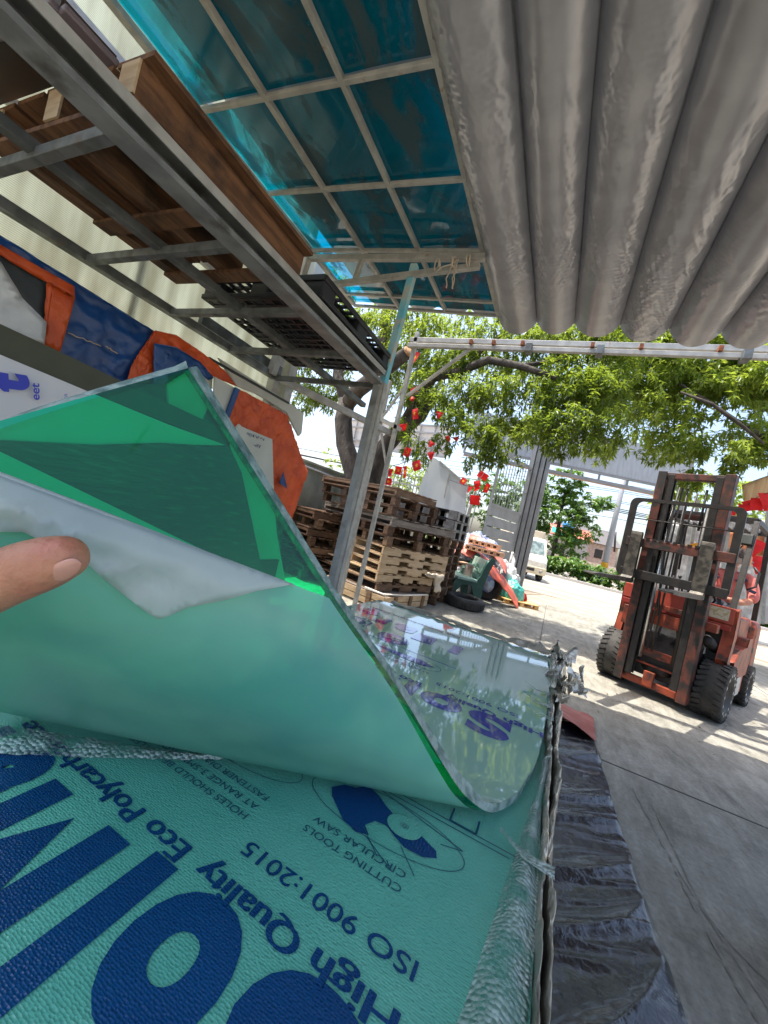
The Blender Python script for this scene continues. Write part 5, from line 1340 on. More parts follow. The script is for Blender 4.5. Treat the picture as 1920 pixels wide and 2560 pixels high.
# ------------------------------------------------------------------ bench, tyre, junk heap
bench = empty('garden_bench', (-1.62, 8.15, 0), rz=R(-62), label='dark green moulded bench standing between pallets and junk heap', cat='bench')
bmt = mat('dark green concrete', (.022, .075, .055), (.035, .10, .075), ns=6, rough=.5); bml = mat('pale green seat', (.22, .36, .30), (.30, .44, .38), ns=4, rough=.45)
def prism(mb, prof, xa, xb):
    n_ = len(prof); vs = [Vector((xa, a, b_)) for a, b_ in prof] + [Vector((xb, a, b_)) for a, b_ in prof]
    mb.add(vs, [tuple(range(n_)), tuple(range(2 * n_ - 1, n_ - 1, -1))] + [(k, (k + 1) % n_, n_ + (k + 1) % n_, n_ + k) for k in range(n_)])
prof = [(-.30, 0), (-.24, 0), (-.20, .2), (-.10, .36), (.10, .36), (.16, .18), (.24, 0), (.32, 0), (.30, .30), (.34, .62), (.42, .92), (.36, .95), (.28, .80), (.22, .55), (.16, .46), (-.24, .44), (-.28, .3)]
for xx in (-.5, .42):
    mb = MB(); prism(mb, prof, xx, xx + .08); mb.build('leg', bmt, bench, bevel=.01)
mb = MB(); mb.box((0, -.04, .46), (1.1, .40, .05)); mb.build('seat', bml, bench, bevel=.01)
mb = MB(); mb.box((0, .31, .74), (.96, .05, .30), Matrix.Rotation(-.2, 3, 'X')); mb.build('backrest', bml, bench, bevel=.01)
def tyre(name, loc, rot, Ro, Wd, label, Ri=None):
    t = empty(name, loc, rot=rot, label=label, cat='tyre'); Ri = Ri or Ro * .6; h = Wd / 2
    mb = MB(); mb.lathe([(Ri, -h * .7), (Ri + .03, -h), (Ro - .04, -h * .95), (Ro, -h * .7), (Ro, h * .7), (Ro - .04, h * .95), (Ri + .03, h), (Ri, h * .7), (Ri + .02, 0), (Ri, -h * .7)], (0, 0, 0), 'Z', 40)
    mb.build('casing', rubber, t)
    mb = MB()
    for k in range(44):
        a = k / 44 * 6.283; mb.box((Ro * math.cos(a), Ro * math.sin(a), 0), (.012, .03, Wd * .62), Matrix.Rotation(a, 3, 'Z') @ Matrix.Rotation(.25, 3, 'X'))
    mb.build('tread', rubber, t); return t
tyre('old_tyre', (-1.30, 7.30, .10), (0.03, 0, 0), .36, .19, 'old black car tyre lying flat on the concrete in front of the bench')
tyre('old_tyre', (-1.2, 9.0, .36), (R(78), .1, .7), .36, .17, 'worn tyre standing on edge against the junk heap')
def lump(name, c, rad, M, label, cat, seed, amp=.35, fs=2.2, n=28, flat=.0):
    mb = MB()
    def fn(u, v_):
        th = u * PI * .62; ph = v_ * 2 * PI
        d = Vector((math.sin(th) * math.cos(ph), math.sin(th) * math.sin(ph), math.cos(th)))
        r_ = 1 + amp * noise.noise(d * fs + Vector((seed, 0, 0))) + amp * .5 * (1 - abs(noise.noise(d * fs * 2.4 + Vector((0, seed, 0)))) * 4) * .5
        return Vector((d.x * rad[0] * r_, d.y * rad[1] * r_, max(0, d.z * rad[2] * r_ + .15 * rad[2])))
    mb.grid(fn, n, n * 2)
    o = mb.build(name, M); o.location = c
    return tag(o, label, cat)
sack = mat('white and blue sack', (.58, .60, .64), (.22, .28, .48), ns=5, rough=.6, thr=(.5, .56), bump=.3, bs=12)
redc = mat('faded red tarp', (.58, .14, .10), (.66, .22, .17), ns=4, rough=.5, bump=.3, bs=10)
brick = mat('terracotta brick', (.60, .33, .19), (.66, .40, .26), ns=6, rough=.85)
teal = mat('turquoise plastic bag', (.06, .36, .30), (.10, .45, .38), ns=6, rough=.3, bump=.3, bs=14)
wbag = mat('white plastic bags', (.72, .72, .70), (.5, .5, .5), ns=7, rough=.35, bump=.5, bs=12)
lump('junk_sacks', (-1.85, 10.0, 0), (.75, .9, .85), sack, 'heap of white and blue sacks at the base of the junk pile', 'sacks', 1)
lump('junk_sacks', (-1.75, 9.75, .72), (.55, .6, .52), sack, 'blue white sacks on top of the junk pile below the gate leaf', 'sacks', 2, n=22)
def drape(name, pa, pb, w_, arch, M, label, seed, side=Vector((.2, -1, 0))):
    mb = MB(); side = side.normalized()
    def fn(u, v_):
        p = Vector(pa).lerp(Vector(pb), u) + Vector((0, 0, arch * math.sin(PI * (.15 + .8 * u)))) + side * (w_ * v_) + Vector((0, 0, -.45 * v_ * v_ * w_))
        return p + Vector((0, 0, 1)) * .035 * noise.noise(Vector((u * 7, v_ * 3, seed))) + side * .03 * noise.noise(Vector((u * 9, v_ * 2, seed + 4)))
    mb.grid(fn, 40, 14); return tag(mb.build(name, M, solid=.006), label, 'tarpaulin')
drape('red_tarpaulin', (-2.15, 9.1, .92), (-1.05, 9.2, .62), .45, .22, redc, 'faded red tarpaulin arched over the middle of the junk heap', 3)
drape('red_tarpaulin', (-1.95, 9.6, 1.2), (-.98, 9.8, .75), .4, .25, redc, 'faded red tarpaulin over the upper bricks of the junk heap', 5)
drape('orange_tarpaulin', (-1.25, 8.6, .75), (-.55, 9.4, .12), .42, .14, mat('orange red tarp', (.62, .10, .04), rough=.45, bump=.3, bs=10), 'orange red tarpaulin sliding down to the ground from the junk heap', 9)
def hollow_bricks(loc, rz, n_, label):
    r = empty('brick_row', loc, rz, label, 'bricks'); mb = MB()
    for k in range(n_):
        x = k * .135; mb.box((x, 0, .09), (.125, .3, .03)); mb.box((x, 0, .012), (.125, .3, .025)); mb.box((x - .05, 0, .05), (.026, .3, .06)); mb.box((x + .05, 0, .05), (.026, .3, .06))
    mb.build('hollow_brick_pattern', brick, r)
hollow_bricks((-1.7, 8.95, 1.12), -.15, 5, 'row of hollow terracotta bricks on top of the junk heap')
hollow_bricks((-1.72, 8.85, .98), -.15, 6, 'row of hollow terracotta bricks under the uppermost row')
hollow_bricks((-1.72, 8.45, .60), -.15, 5, 'row of hollow terracotta bricks behind the bench back')
jp = wood_pallet((-.62, 9.75, 0), .5, mat('yellow pine', (.62, .36, .12), (.7, .43, .18), ns=5, rough=.7), 'small yellow pallet lying flat on the sunlit ground by the junk heap', W=.8, D=.8, H=.1)
lump('plastic_bag', (-.72, 9.65, .1), (.26, .25, .34), teal, 'turquoise plastic bag on the small yellow pallet', 'bag', 4, amp=.22, fs=1.6)
lump('plastic_bag', (-.95, 10.0, .1), (.34, .3, .62), wbag, 'heap of white plastic bags behind the turquoise bag', 'bag', 6, amp=.3, fs=2.4)
lump('plastic_bag', (-1.45, 8.25, .48), (.22, .2, .22), mat('pale green bag', (.25, .42, .32), rough=.35, bump=.3, bs=10), 'pale green plastic bag lying on the bench seat', 'bag', 8)
lump('red_ball', (-.48, 9.8, .1), (.11, .11, .16), flagm, 'small red bundle at the end of the yellow pallet', 'bundle', 7, amp=.1)
mb = MB(); mb.box((-1.47, 7.92, .62), (.20, .03, .24), Matrix.Rotation(-.5, 3, 'Z')); tag(mb.build('hang_tag', mat('card', (.5, .45, .4), (.4, .2, .15), ns=12, rough=.7)), 'pale hanging card with a red spot on the bench', 'card')
mb = MB(); mb.tube([(-1.05, 11.2, .5), (-1.0, 11.1, 1.1), (-.95, 11.0, .9), (-.92, 10.9, .4)], .05, 10); tag(mb.build('bent_pipe', whitep), 'bent white pipe standing behind the junk heap', 'pipe')

# ------------------------------------------------------------------ truck
truck = empty('parked_truck', (-.93, 18.2, 0), rz=R(18), label='small beige box truck parked in the sun outside the gate', cat='truck')
mb = MB()
def loft(mb, secs):
    n_ = len(secs[0]); vs = [Vector(p) for s_ in secs for p in s_]
    mb.add(vs, [(i * n_ + j, i * n_ + (j + 1) % n_, (i + 1) * n_ + (j + 1) % n_, (i + 1) * n_ + j) for i in range(len(secs) - 1) for j in range(n_)] + [tuple(range(n_ - 1, -1, -1)), tuple((len(secs) - 1) * n_ + k for k in range(n_))])
def cabsec(y, w_, z0, z1): return [(-w_, y, z0), (w_, y, z0), (w_, y, z0 + .5 * (z1 - z0)), (w_ * .97, y, z1), (-w_ * .97, y, z1), (-w_, y, z0 + .5 * (z1 - z0))]
loft(mb, [cabsec(-.02, .72, .35, .85), cabsec(.12, .78, .28, 1.02), cabsec(.35, .78, .28, 1.12), cabsec(.62, .74, .28, 1.78), cabsec(.8, .72, .28, 1.86), cabsec(1.4, .72, .28, 1.86)])
mb.build('cab', whitep, truck, bevel=.03)
mb = MB(); mb.add([(-.66, .345, 1.16), (.66, .345, 1.16), (.6, .585, 1.70), (-.6, .585, 1.70)], [(0, 1, 2, 3)]); mb.build('windscreen', glassd, truck)
mb = MB(); mb.add([(.772, .5, 1.15), (.765, 1.25, 1.15), (.735, 1.25, 1.68), (.735, .72, 1.68)], [(0, 1, 2, 3)]); mb.build('side_window', glassd, truck)
mb = MB(); mb.box((0, -.0, .45), (1.5, .16, .32)); mb.build('bumper', beige, truck, bevel=.03)
mb = MB(); mb.box((0, -.085, .47), (.5, .02, .12)); mb.build('lower_grille', f_blk, truck)
mb = MB(); mb.box((0, .05, .80), (.5, .04, .10)); mb.build('grille', mat('grille', (.25, .25, .26), (.5, .5, .5), ns=20, rough=.3), truck)
for s in (-1, 1):
    mb = MB(); mb.box((s * .5, .06, .80), (.3, .06, .13)); mb.build('headlight', mat('lamp glass', (.5, .5, .48), (.3, .3, .3), ns=14, rough=.12), truck, bevel=.02)
    mb = MB(); mb.lathe([(.0, -.03), (.07, -.02), (.08, .02)], (s * .52, -.08, .45), 'Y', 16); mb.build('fog_lamp', greyp, truck)
    mb = MB(); mb.box((s * .86, .42, 1.32), (.14, .05, .22)); mb.bar((s * .74, .45, 1.3), (s * .82, .43, 1.34), .02, .02); mb.build('mirror', greyp, truck, bevel=.01)
    for yy in (.55, 2.9):
        wq = empty('wheel', (s * .68, yy, .28)); wq.parent = truck
        mb = MB(); mb.lathe([(.16, -.08), (.26, -.09), (.28, -.06), (.28, .06), (.26, .09), (.16, .08)], (0, 0, 0), 'X', 28); mb.build('tyre', rubber, wq)
        mb = MB(); mb.lathe([(0, .05 * s), (.1, .05 * s), (.17, .075 * s)], (0, 0, 0), 'X', 20); mb.build('rim', greyp, wq)
mb = MB(); mb.box((0, 2.5, 1.32), (1.66, 2.1, 1.78))
boxm = mat('beige cargo box', (.60, .53, .42), (.54, .47, .37), ns=3, rough=.5)
mb.build('cargo_box', boxm, truck, bevel=.02)
mb = MB()
for k in range(12): mb.box((0, 1.44, .75 + k * .12), (1.58, .012, .03)); mb.box((.835, 2.5, .6 + k * .12), (.01, 2.0, .03))
mb.build('box_ribs', boxm, truck)

# ------------------------------------------------------------------ far side of the street
pole = empty('utility_pole', (3.45, 34, 0), label='grey utility pole with a banded yellow foot beside the hedge', cat='utility pole')
mb = MB(); mb.tube([(0, 0, 0), (0, 0, 5), (0.05, 0, 11)], [.24, .19, .13], 14); mb.build('shaft', mat('grey concrete pole', (.30, .31, .34), rough=.7), pole)
mb = MB(); mb.tube([(0, 0, 1.2), (0, 0, 1.6)], .25, 14); mb.build('yellow_band', yelm, pole)
wr = empty('power_lines', (3.4, 34, 5.5), label='bundle of black power lines crossing above the street', cat='cables')
rnd = random.Random(2)
for k in range(9):
    z0 = .0 + [.0, .12, .25, .7, .82, 1.5, 1.62, 2.1, -.5][k]; mb = MB()
    for (x0, x1) in ((-40, 0), (0, 40)):
        pts = [Vector((x0 + (x1 - x0) * t / 14, 0, z0 + .005 * abs(x0 + (x1 - x0) * t / 14) - .9 * math.sin(PI * t / 14) * (.3 + .1 * (k % 3)))) for t in range(15)]
        mb.tube(pts, .035 if k < 3 else .018, 6)
    mb.build('cable', wire_m, wr)
def house(loc, rz, W, D, H, roof_h, mw, mr, label, windows):
    h = empty('house', loc, rz, label, 'house')
    mb = MB(); vs = [(-W / 2, 0, 0), (W / 2, 0, 0), (W / 2, 0, H), (-W / 2, 0, H), (-W / 2, D, 0), (W / 2, D, 0), (W / 2, D, H), (-W / 2, D, H), (-W / 2, D / 2, H + roof_h), (W / 2, D / 2, H + roof_h)]
    mb.add(vs, [(0, 1, 2, 3), (5, 4, 7, 6), (4, 0, 3, 8, 7), (1, 5, 6, 9, 2)]); mb.build('wall', mw, h)
    mb = MB(); e = .3
    for s in (0, 1):
        y0 = -e if s == 0 else D + e
        z0 = H - roof_h * e / (D / 2)
        mb.add([(-W / 2 - e, y0, z0), (W / 2 + e, y0, z0), (W / 2 + e, D / 2, H + roof_h + .03), (-W / 2 - e, D / 2, H + roof_h + .03)], [(0, 1, 2, 3)])
    mb.build('roof', mr, h, solid=.08)
    for (x, z, w_, h_) in windows:
        mb = MB(); mb.box((x, -.02, z), (w_, .06, h_)); f_ = mb.build('window', f_blk, h)
    return h
brw = mat('bare brick wall', (.40, .29, .24), (.50, .38, .32), ns=5, rough=.9); rfm = mat('red tin roof', (.55, .16, .10), (.45, .13, .09), ns=2, rough=.6); grw = mat('grey house wall', (.45, .42, .40), (.38, .35, .33), ns=2, rough=.8)
p = at(1478, 1375, y=46); house((p.x, 46, 0), R(24), 5.4, 5, 3.6, 1.4, brw, mat('dark tin roof', (.12, .11, .11), rough=.7), 'small bare brick house with dark gable roof across the street', [(-1.4, 2.4, .8, .9), (.8, 2.4, .8, .9)])
p = at(1438, 1375, y=44); house((p.x - .6, 44, 0), R(8), 3.4, 4, 3.5, .9, grw, rfm, 'grey house with low red tin roof next to the street tree', [(-.8, 1.6, .9, 1.6)])
mb = MB(); p = at(1432, 1345, y=42)
mb.add([(p.x - 2, 42, 3.5), (p.x + .8, 42, 2.9), (p.x + .6, 43.5, 3.2), (p.x - 2, 43.5, 4.1)], [(0, 1, 2, 3)]); tag(mb.build('green_awning', mat('green awning cloth', (.04, .42, .28), rough=.6), solid=.05), 'bright green cloth awning in front of the red roofed house', 'awning')
mb = MB(); p = at(1420, 1315, y=43); mb.lathe([(0, -.5), (.5, -.5), (.55, 0), (.5, .5), (0, .55)], (p.x, 43, p.z), 'X', 20); tag(mb.build('water_tank', mat('blue tank', (.03, .25, .6), rough=.4)), 'blue water tank above the red roof across the street', 'water tank')
mb = MB(); mb.box((6, 41, .7), (24, .3, 1.4)); tag(mb.build('far_wall', mat('rubble', (.55, .46, .40), (.45, .30, .22), ns=3, rough=.9)), 'low brownish wall running behind the hedge across the street', 'wall')
mb = MB(); mb.tube([at(1536, 1380, y=44), at(1539, 1330, y=44)], .09, 8); tag(mb.build('thin_post', f_blk), 'thin dark post right of the brick house', 'post')
mb = MB(); mb.box((7.2, 30, 1.5), (1.9, 1.2, 1.0)); mb.box((7.2, 30, .7), (1.9, 1.3, .7)); tag(mb.build('parked_van', whitep, bevel=.1), 'pale parked van glimpsed through the forklift backrest', 'van')

# ------------------------------------------------------------------ right-hand side: banner wall
rb = empty('banner_stall', (3.6, 10, 0), label='stall hung with red and orange banners behind the forklift', cat='stall')
r0 = Vector(rb.location)
def rpatch(nm, pts, Y, M, thick=.02, wr_=.0):
    o = patch(nm, [at(a, b_, y=Y) - r0 for a, b_ in pts], M, thick, wr_, 3., parent=rb, normal=Vector((0, 1, 0)), res=.12); return o
tan = mat('tan cloth', (.62, .40, .22), (.70, .55, .30), ns=3, rough=.7, transl=.4, stretch=(6, 1, .5)); orr = mat('orange banner', (.72, .25, .10), (.8, .36, .16), ns=4, rough=.5, transl=.2)
greyw = mat('pale canvas', (.62, .62, .62), (.48, .47, .46), ns=3, rough=.6, transl=.3, stretch=(5, 1, .8)); plast = mat('crumpled clear plastic', (.55, .56, .56), (.72, .72, .72), ns=5, rough=.3, bump=.6, bs=7)
rpatch('upper_cloth', [(1855, 1212), (1916, 1190), (2050, 1150), (2050, 1290), (1920, 1275), (1862, 1262)], 9.4, tan, .02, .03)
rpatch('lower_cloth', [(1640, 1300), (2050, 1300), (2050, 1560), (1640, 1560)], 12, greyw, .03, .05)
rpatch('plastic_sheet', [(1672, 1306), (1742, 1312), (1748, 1338), (1740, 1378), (1690, 1372), (1662, 1372)], 11.3, plast, .02, .05)
rpatch('orange_banner', [(1795, 1330), (1900, 1325), (2000, 1335), (2000, 1380), (1880, 1392), (1795, 1385)], 11, orr, .02, .02)
rpatch('yellow_banner', [(1700, 1366), (1745, 1356), (1795, 1348), (1800, 1378), (1740, 1382), (1700, 1374)], 10.8, yelm, .02, .01)
mb = MB()
for (a, b_) in (((1700, 1560), (1745, 1250)), ((1790, 1560), (1830, 1250)), ((1905, 1560), (1925, 1180)), ((1640, 1560), (1680, 1290))):
    mb.bar(at(*a, y=10.9) - r0, at(*b_, y=10.9) - r0, .06, .06)
mb.build_each('frame_post', galv_lt, rb)
mb = MB()
for k in range(5): mb.bar(at(1740 + 22 * k, 1290, y=9.8) - r0, at(1736 + 22 * k + 20, 1310, y=9.8) - r0, .03, .03)
mb.bar(at(1700, 1285, y=9.8) - r0, at(1860, 1300, y=9.8) - r0, .05, .05); mb.bar(at(1700, 1305, y=9.8) - r0, at(1860, 1320, y=9.8) - r0, .05, .05)
mb.build('lattice_beam', galv_lt, rb)

# ------------------------------------------------------------------ bunting
def flag(root, p, rz, w_, h_, seed, emblem=True):
    w_ *= .8; h_ *= .8
    r_ = random.Random(seed); mb = MB(); o_ = Vector(p)
    rot = Matrix.Rotation(rz, 3, 'Z') @ Matrix.Rotation(r_.uniform(-.5, .5), 3, 'Y')
    tri = r_.random() < .5
    def sf(u, v_):
        x = w_ * (u - .5) * (1 if not tri else 1 - .8 * v_) ; z = -h_ * v_
        return o_ + rot @ Vector((x, .012 * math.sin(u * 4 + seed) * (.4 + v_) + .008 * math.sin(v_ * 5 + seed), z))
    mb.grid(sf, 6, 6)
    if emblem and not tri:
        mb.cur = 1
        star(mb, lambda a, b_: sf(.5 + a, .5 - b_) + rot @ Vector((0, -.006, 0)), .27)
        star(mb, lambda a, b_: sf(.5 + a, .5 - b_) + rot @ Vector((0, .006, 0)), .27)
    mb.build('flag', [flagm, yelm], root)
def bunting(label, pts, group='buntings of small red flags'):
    root = empty('flag_bunting', pts[0][:3], label=label, cat='bunting', group=group); o_ = Vector(pts[0][:3])
    P_ = [Vector(p[:3]) - o_ for p in pts]
    mb = MB(); fine = [catmull(P_, t / 40) for t in range(41)]; mb.tube(fine, .006, 5); mb.build('string', wire_m, root)
    return root, P_
def ap(x, y, Y): return tuple(at(x, y, y=Y))
r, P_ = bunting('string of red flags with yellow stars hanging beside the gantry column', [ap(1052, 870, 5.0), ap(1046, 900, 5.0), ap(1035, 990, 5.1), ap(1025, 1070, 5.3), ap(1018, 1130, 5.6), ap(1000, 1200, 6.0), ap(985, 1260, 6.2)])
for k, (x, y, Y, w_, h_) in enumerate([(1043, 880, 5.0, .14, .20), (1034, 968, 5.1, .15, .12), (1034, 992, 5.1, .08, .08), (1038, 1022, 5.2, .12, .20), (1008, 1060, 5.3, .18, .13), (1022, 1120, 5.6, .12, .17)]):
    flag(r, at(x, y, y=Y) - Vector(r.location), .2 * (k % 3) - .3, w_, h_, k)
r, P_ = bunting('string of red flags sagging over the top of the left pallet stack', [ap(965, 1215, 5.6), ap(975, 1170, 5.6), ap(1000, 1160, 5.7), ap(1025, 1150, 5.8), ap(1060, 1140, 6.0), ap(1095, 1110, 6.2)])
for k, (x, y, Y, w_, h_) in enumerate([(978, 1172, 5.6, .12, .16), (972, 1195, 5.6, .14, .14), (998, 1166, 5.7, .13, .16), (1013, 1165, 5.7, .08, .24), (1040, 1152, 5.9, .17, .20), (1082, 1105, 6.0, .15, .12), (1078, 1130, 6.1, .18, .16)]):
    flag(r, at(x, y, y=Y) - Vector(r.location), .25 * (k % 3) - .2, w_, h_, k + 10)
r, P_ = bunting('string of red flags looped in front of the green cabinet and gate leaf', [ap(1125, 1200, 9.), ap(1170, 1215, 9.4), ap(1190, 1210, 9.6), ap(1215, 1180, 10.), ap(1235, 1200, 10.5)])
for k, (x, y, Y, w_, h_) in enumerate([(1163, 1196, 9.4, .2, .2), (1192, 1202, 9.6, .2, .18), (1196, 1215, 9.7, .2, .2), (1212, 1182, 10, .35, .22), (1222, 1210, 10.3, .15, .3), (1188, 1238, 9.8, .3, .3), (1178, 1215, 9.6, .18, .26)]):
    flag(r, at(x, y, y=Y) - Vector(r.location), .3 * (k % 3) - .2, w_, h_, k + 20, k % 2 == 0)
r, P_ = bunting('string of red and yellow flags among the leaves left of the canopy brace', [ap(1085, 1035, 6.), ap(1105, 1040, 6.), ap(1125, 1090, 6.2), ap(1145, 1095, 6.4)])
for k, (x, y, Y, w_, h_) in enumerate([(1100, 1030, 6.0, .15, .14), (1118, 1090, 6.2, .08, .14), (1140, 1092, 6.3, .15, .10)]):
    flag(r, at(x, y, y=Y) - Vector(r.location), .2, w_, h_, k + 30)
r, P_ = bunting('string of large red flags draped across the stall at the right edge', [ap(1795, 1262, 9.2), ap(1850, 1275, 9.2), ap(1890, 1245, 9.), ap(1940, 1225, 8.8)])
for k, (x, y, Y, w_, h_) in enumerate([(1808, 1270, 9.2, .4, .22), (1828, 1272, 9.2, .3, .24), (1858, 1262, 9.2, .22, .42), (1875, 1250, 9.1, .3, .24), (1893, 1245, 9., .22, .28), (1912, 1232, 8.9, .25, .40), (1908, 1355, 9, .25, .45), (1895, 1390, 9, .3, .4), (1775, 1400, 9.6, .28, .45)]):
    flag(r, at(x, y, y=Y) - Vector(r.location), .3 * (k % 3) - .3, w_, h_, k + 40, False)

# ------------------------------------------------------------------ forklift
fk = empty('forklift', (1.36, 5.58, 0), rz=R(-27), label='worn orange red forklift with raised forks parked on the shaded concrete', cat='forklift')
def fb(nm, m, *boxes, bevel=.006):
    mb = MB()
    for bb in boxes: mb.box(bb[0], bb[1], bb[2] if len(bb) > 2 else None)
    return mb.build(nm, m, fk, bevel=bevel)
# mast: outer rails (C), inner rails, cross members
for s in (-1, 1):
    mb = MB(); u0 = s * .30
    mb.box((u0 + s * .035, -.33, 1.31), (.022, .13, 2.42)); mb.box((u0, -.392, 1.31), (.085, .016, 2.42)); mb.box((u0, -.268, 1.31), (.085, .016, 2.42))
    mb.build('outer_mast_rail', f_rust, fk, bevel=.003)
    mb = MB(); u1 = s * .225
    mb.box((u1 + s * .018, -.33, 1.34), (.018, .10, 2.30)); mb.box((u1 - s * .012, -.372, 1.34), (.06, .014, 2.30)); mb.box((u1 - s * .012, -.288, 1.34), (.06, .014, 2.30))
    mb.build('inner_mast_rail', f_blk, fk, bevel=.003)
fb('mast_head', f_rust, ((0, -.33, 2.475), (.56, .09, .07)))
fb('mast_cross_member', f_red, ((0, -.27, .47), (.56, .04, .085)), ((0, -.27, .34), (.50, .03, .02)))
fb('mast_cross_member', f_red, ((0, -.25, .86), (.56, .05, .14)), ((0, -.25, 1.0), (.54, .03, .05)))
fb('mast_foot', f_red, ((0, -.30, .14), (.60, .06, .075)), ((-.02, -.34, .20), (.10, .05, .16)))
fb('mast_tie', f_rust, ((0, -.22, 2.05), (.56, .05, .06)))
fb('tilt_bar', f_gry, ((-.02, -.235, .985), (.46, .03, .03)))
mb = MB(); mb.tube([(-.16, -.30, .4), (-.16, -.30, 2.2)], .028, 12); mb.build('lift_cylinder', chrome, fk)
mb = MB(); mb.tube([(.16, -.30, .4), (.16, -.30, 2.2)], .028, 12); mb.build('lift_cylinder', f_blk, fk)
mb = MB()
for u_ in (-.10, -.05): mb.tube([(u_, -.33, .5), (u_ + .01, -.36, 1.4), (u_, -.33, 2.35)], .010, 8)
mb.tube([(.12, -.33, 1.9), (.12, -.33, 2.35)], .012, 8); mb.build('chain', f_blk, fk)
mb = MB(); mb.tube([(-.12, -.36, 2.35), (-.13, -.40, 1.9), (-.10, -.38, 1.3), (-.06, -.34, .9)], .012, 8); mb.tube([(.05, -.36, 2.3), (.03, -.4, 1.9), (.04, -.38, 1.45)], .010, 8); mb.build_each('hose', f_blk, fk)
# carriage
CV = -.46
fb('carriage_bar', f_rust, ((0, CV, 1.66), (.98, .035, .10)))
fb('carriage_bar', f_blk, ((0, CV, 1.30), (.98, .035, .10)))
mb = MB()
for k in range(9): mb.box((-.28 + k * .065, CV - .004, 1.715), (.035, .036, .02))
for u_ in (-.24, .18): mb.box((u_, CV + .03, 1.48), (.05, .03, .40))
mb.build('carriage_teeth', f_blk, fk)
# load backrest: rounded rectangle tube frame
mb = MB()
def rrect(u0, u1, z0, z1, r_, y):
    pts = []
    for (cu, cz, a0) in ((u1 - r_, z1 - r_, 0), (u0 + r_, z1 - r_, 90), (u0 + r_, z0 + r_, 180), (u1 - r_, z0 + r_, 270)):
        for k in range(6): a = R(a0 + k * 18); pts.append(Vector((cu + r_ * math.cos(a), y, cz + r_ * math.sin(a))))
    return pts
P_ = rrect(-.535, .50, 1.25, 2.175, .07, CV - .01); n_ = len(P_)
for k in range(n_):
    a, b_ = P_[k], P_[(k + 1) % n_]; d = (b_ - a).normalized(); mb.bar(a - d * .004, b_ + d * .004, .03, .055, up=(0, 1, 0)) if False else None
vs = []; 
for k, p in enumerate(P_):
    c_ = Vector((-.0175, CV - .01, 1.712)); inn = Vector(((p.x - c_.x) * .865 + c_.x, p.y, (p.z - c_.z) * .915 + c_.z))
    vs += [p, inn, inn + Vector((0, .03, 0)), p + Vector((0, .03, 0))]
fs = []
for k in range(n_):
    a = 4 * k; b_ = 4 * ((k + 1) % n_)
    for j in range(4): fs.append((a + j, b_ + j, b_ + (j + 1) % 4, a + (j + 1) % 4))
mb.add(vs, fs); mb.build('load_backrest', f_blk, fk)
mb = MB(); mb.tube([(-.50, CV, 1.93), (.47, CV, 1.93)], .007, 6)
for u_ in (-.18, -.10, .0): mb.box((u_, CV, 1.93), (.016, .014, .48))
mb.build_each('backrest_bar', f_blk, fk)
# forks
for s, u_ in ((-1, -.385), (1, .265)):
    mb = MB(); w_ = .115
    prof = [(CV - .02, 1.20), (CV - .02, 1.76), (CV - .055, 1.78), (CV - .065, 1.74), (CV - .07, 1.26), (CV - .10, 1.235), (CV - .95, 1.222), (CV - 1.06, 1.212), (CV - 1.06, 1.205), (CV - .9, 1.196), (CV - .10, 1.19)]
    prism(mb, prof, u_ - w_ / 2, u_ + w_ / 2); mb.build('fork', f_fork, fk, bevel=.004)
    fb('fork_hook', f_blk, ((u_, CV - .01, 1.73), (.10, .05, .07)))
# wheels
def wheel(u_, v_, rad_, wd, s):
    wq = empty('front_wheel' if v_ < .5 else 'rear_wheel', (u_, v_, rad_)); wq.parent = fk; h = wd / 2
    mb = MB(); mb.lathe([(rad_ * .55, -h * .8), (rad_ * .62, -h * .97), (rad_ * .9, -h), (rad_ * .985, -h * .85), (rad_, -h * .6), (rad_, h * .6), (rad_ * .985, h * .85), (rad_ * .9, h), (rad_ * .62, h * .97), (rad_ * .55, h * .8)], (0, 0, 0), 'X', 48)
    for k in range(30):
        a = k / 30 * 6.283
        for q in (-1, 1): mb.box((q * h * .66, rad_ * .985 * math.cos(a), rad_ * .985 * math.sin(a)), (h * .62, .040, .028), Matrix.Rotation(a + PI / 2, 3, 'X') @ Matrix.Rotation(q * .35, 3, 'Z'))
    mb.build('tyre', rubber, wq)
    mb = MB(); o_ = s * h
    mb.lathe([(0, o_ * .30), (rad_ * .22, o_ * .30), (rad_ * .24, o_ * .62), (rad_ * .30, o_ * .62), (rad_ * .34, o_ * .4), (rad_ * .5, o_ * .78), (rad_ * .60, o_ * .98)], (0, 0, 0), 'X', 36); mb.build('rim', f_blk, wq)
    mb = MB()
    for k in range(14): a = k / 14 * 6.283; mb.lathe([(0, o_ * 1.0), (.016, o_ * 1.0), (.019, o_ * .97)], (0, rad_ * .74 * math.cos(a), rad_ * .74 * math.sin(a)), 'X', 8)
    mb.build('bolt', f_gry, wq)
wheel(-.475, 0, .29, .25, -1); wheel(.475, 0, .29, .25, 1); wheel(-.46, 1.32, .245, .19, -1); wheel(.50, 1.32, .245, .19, 1)
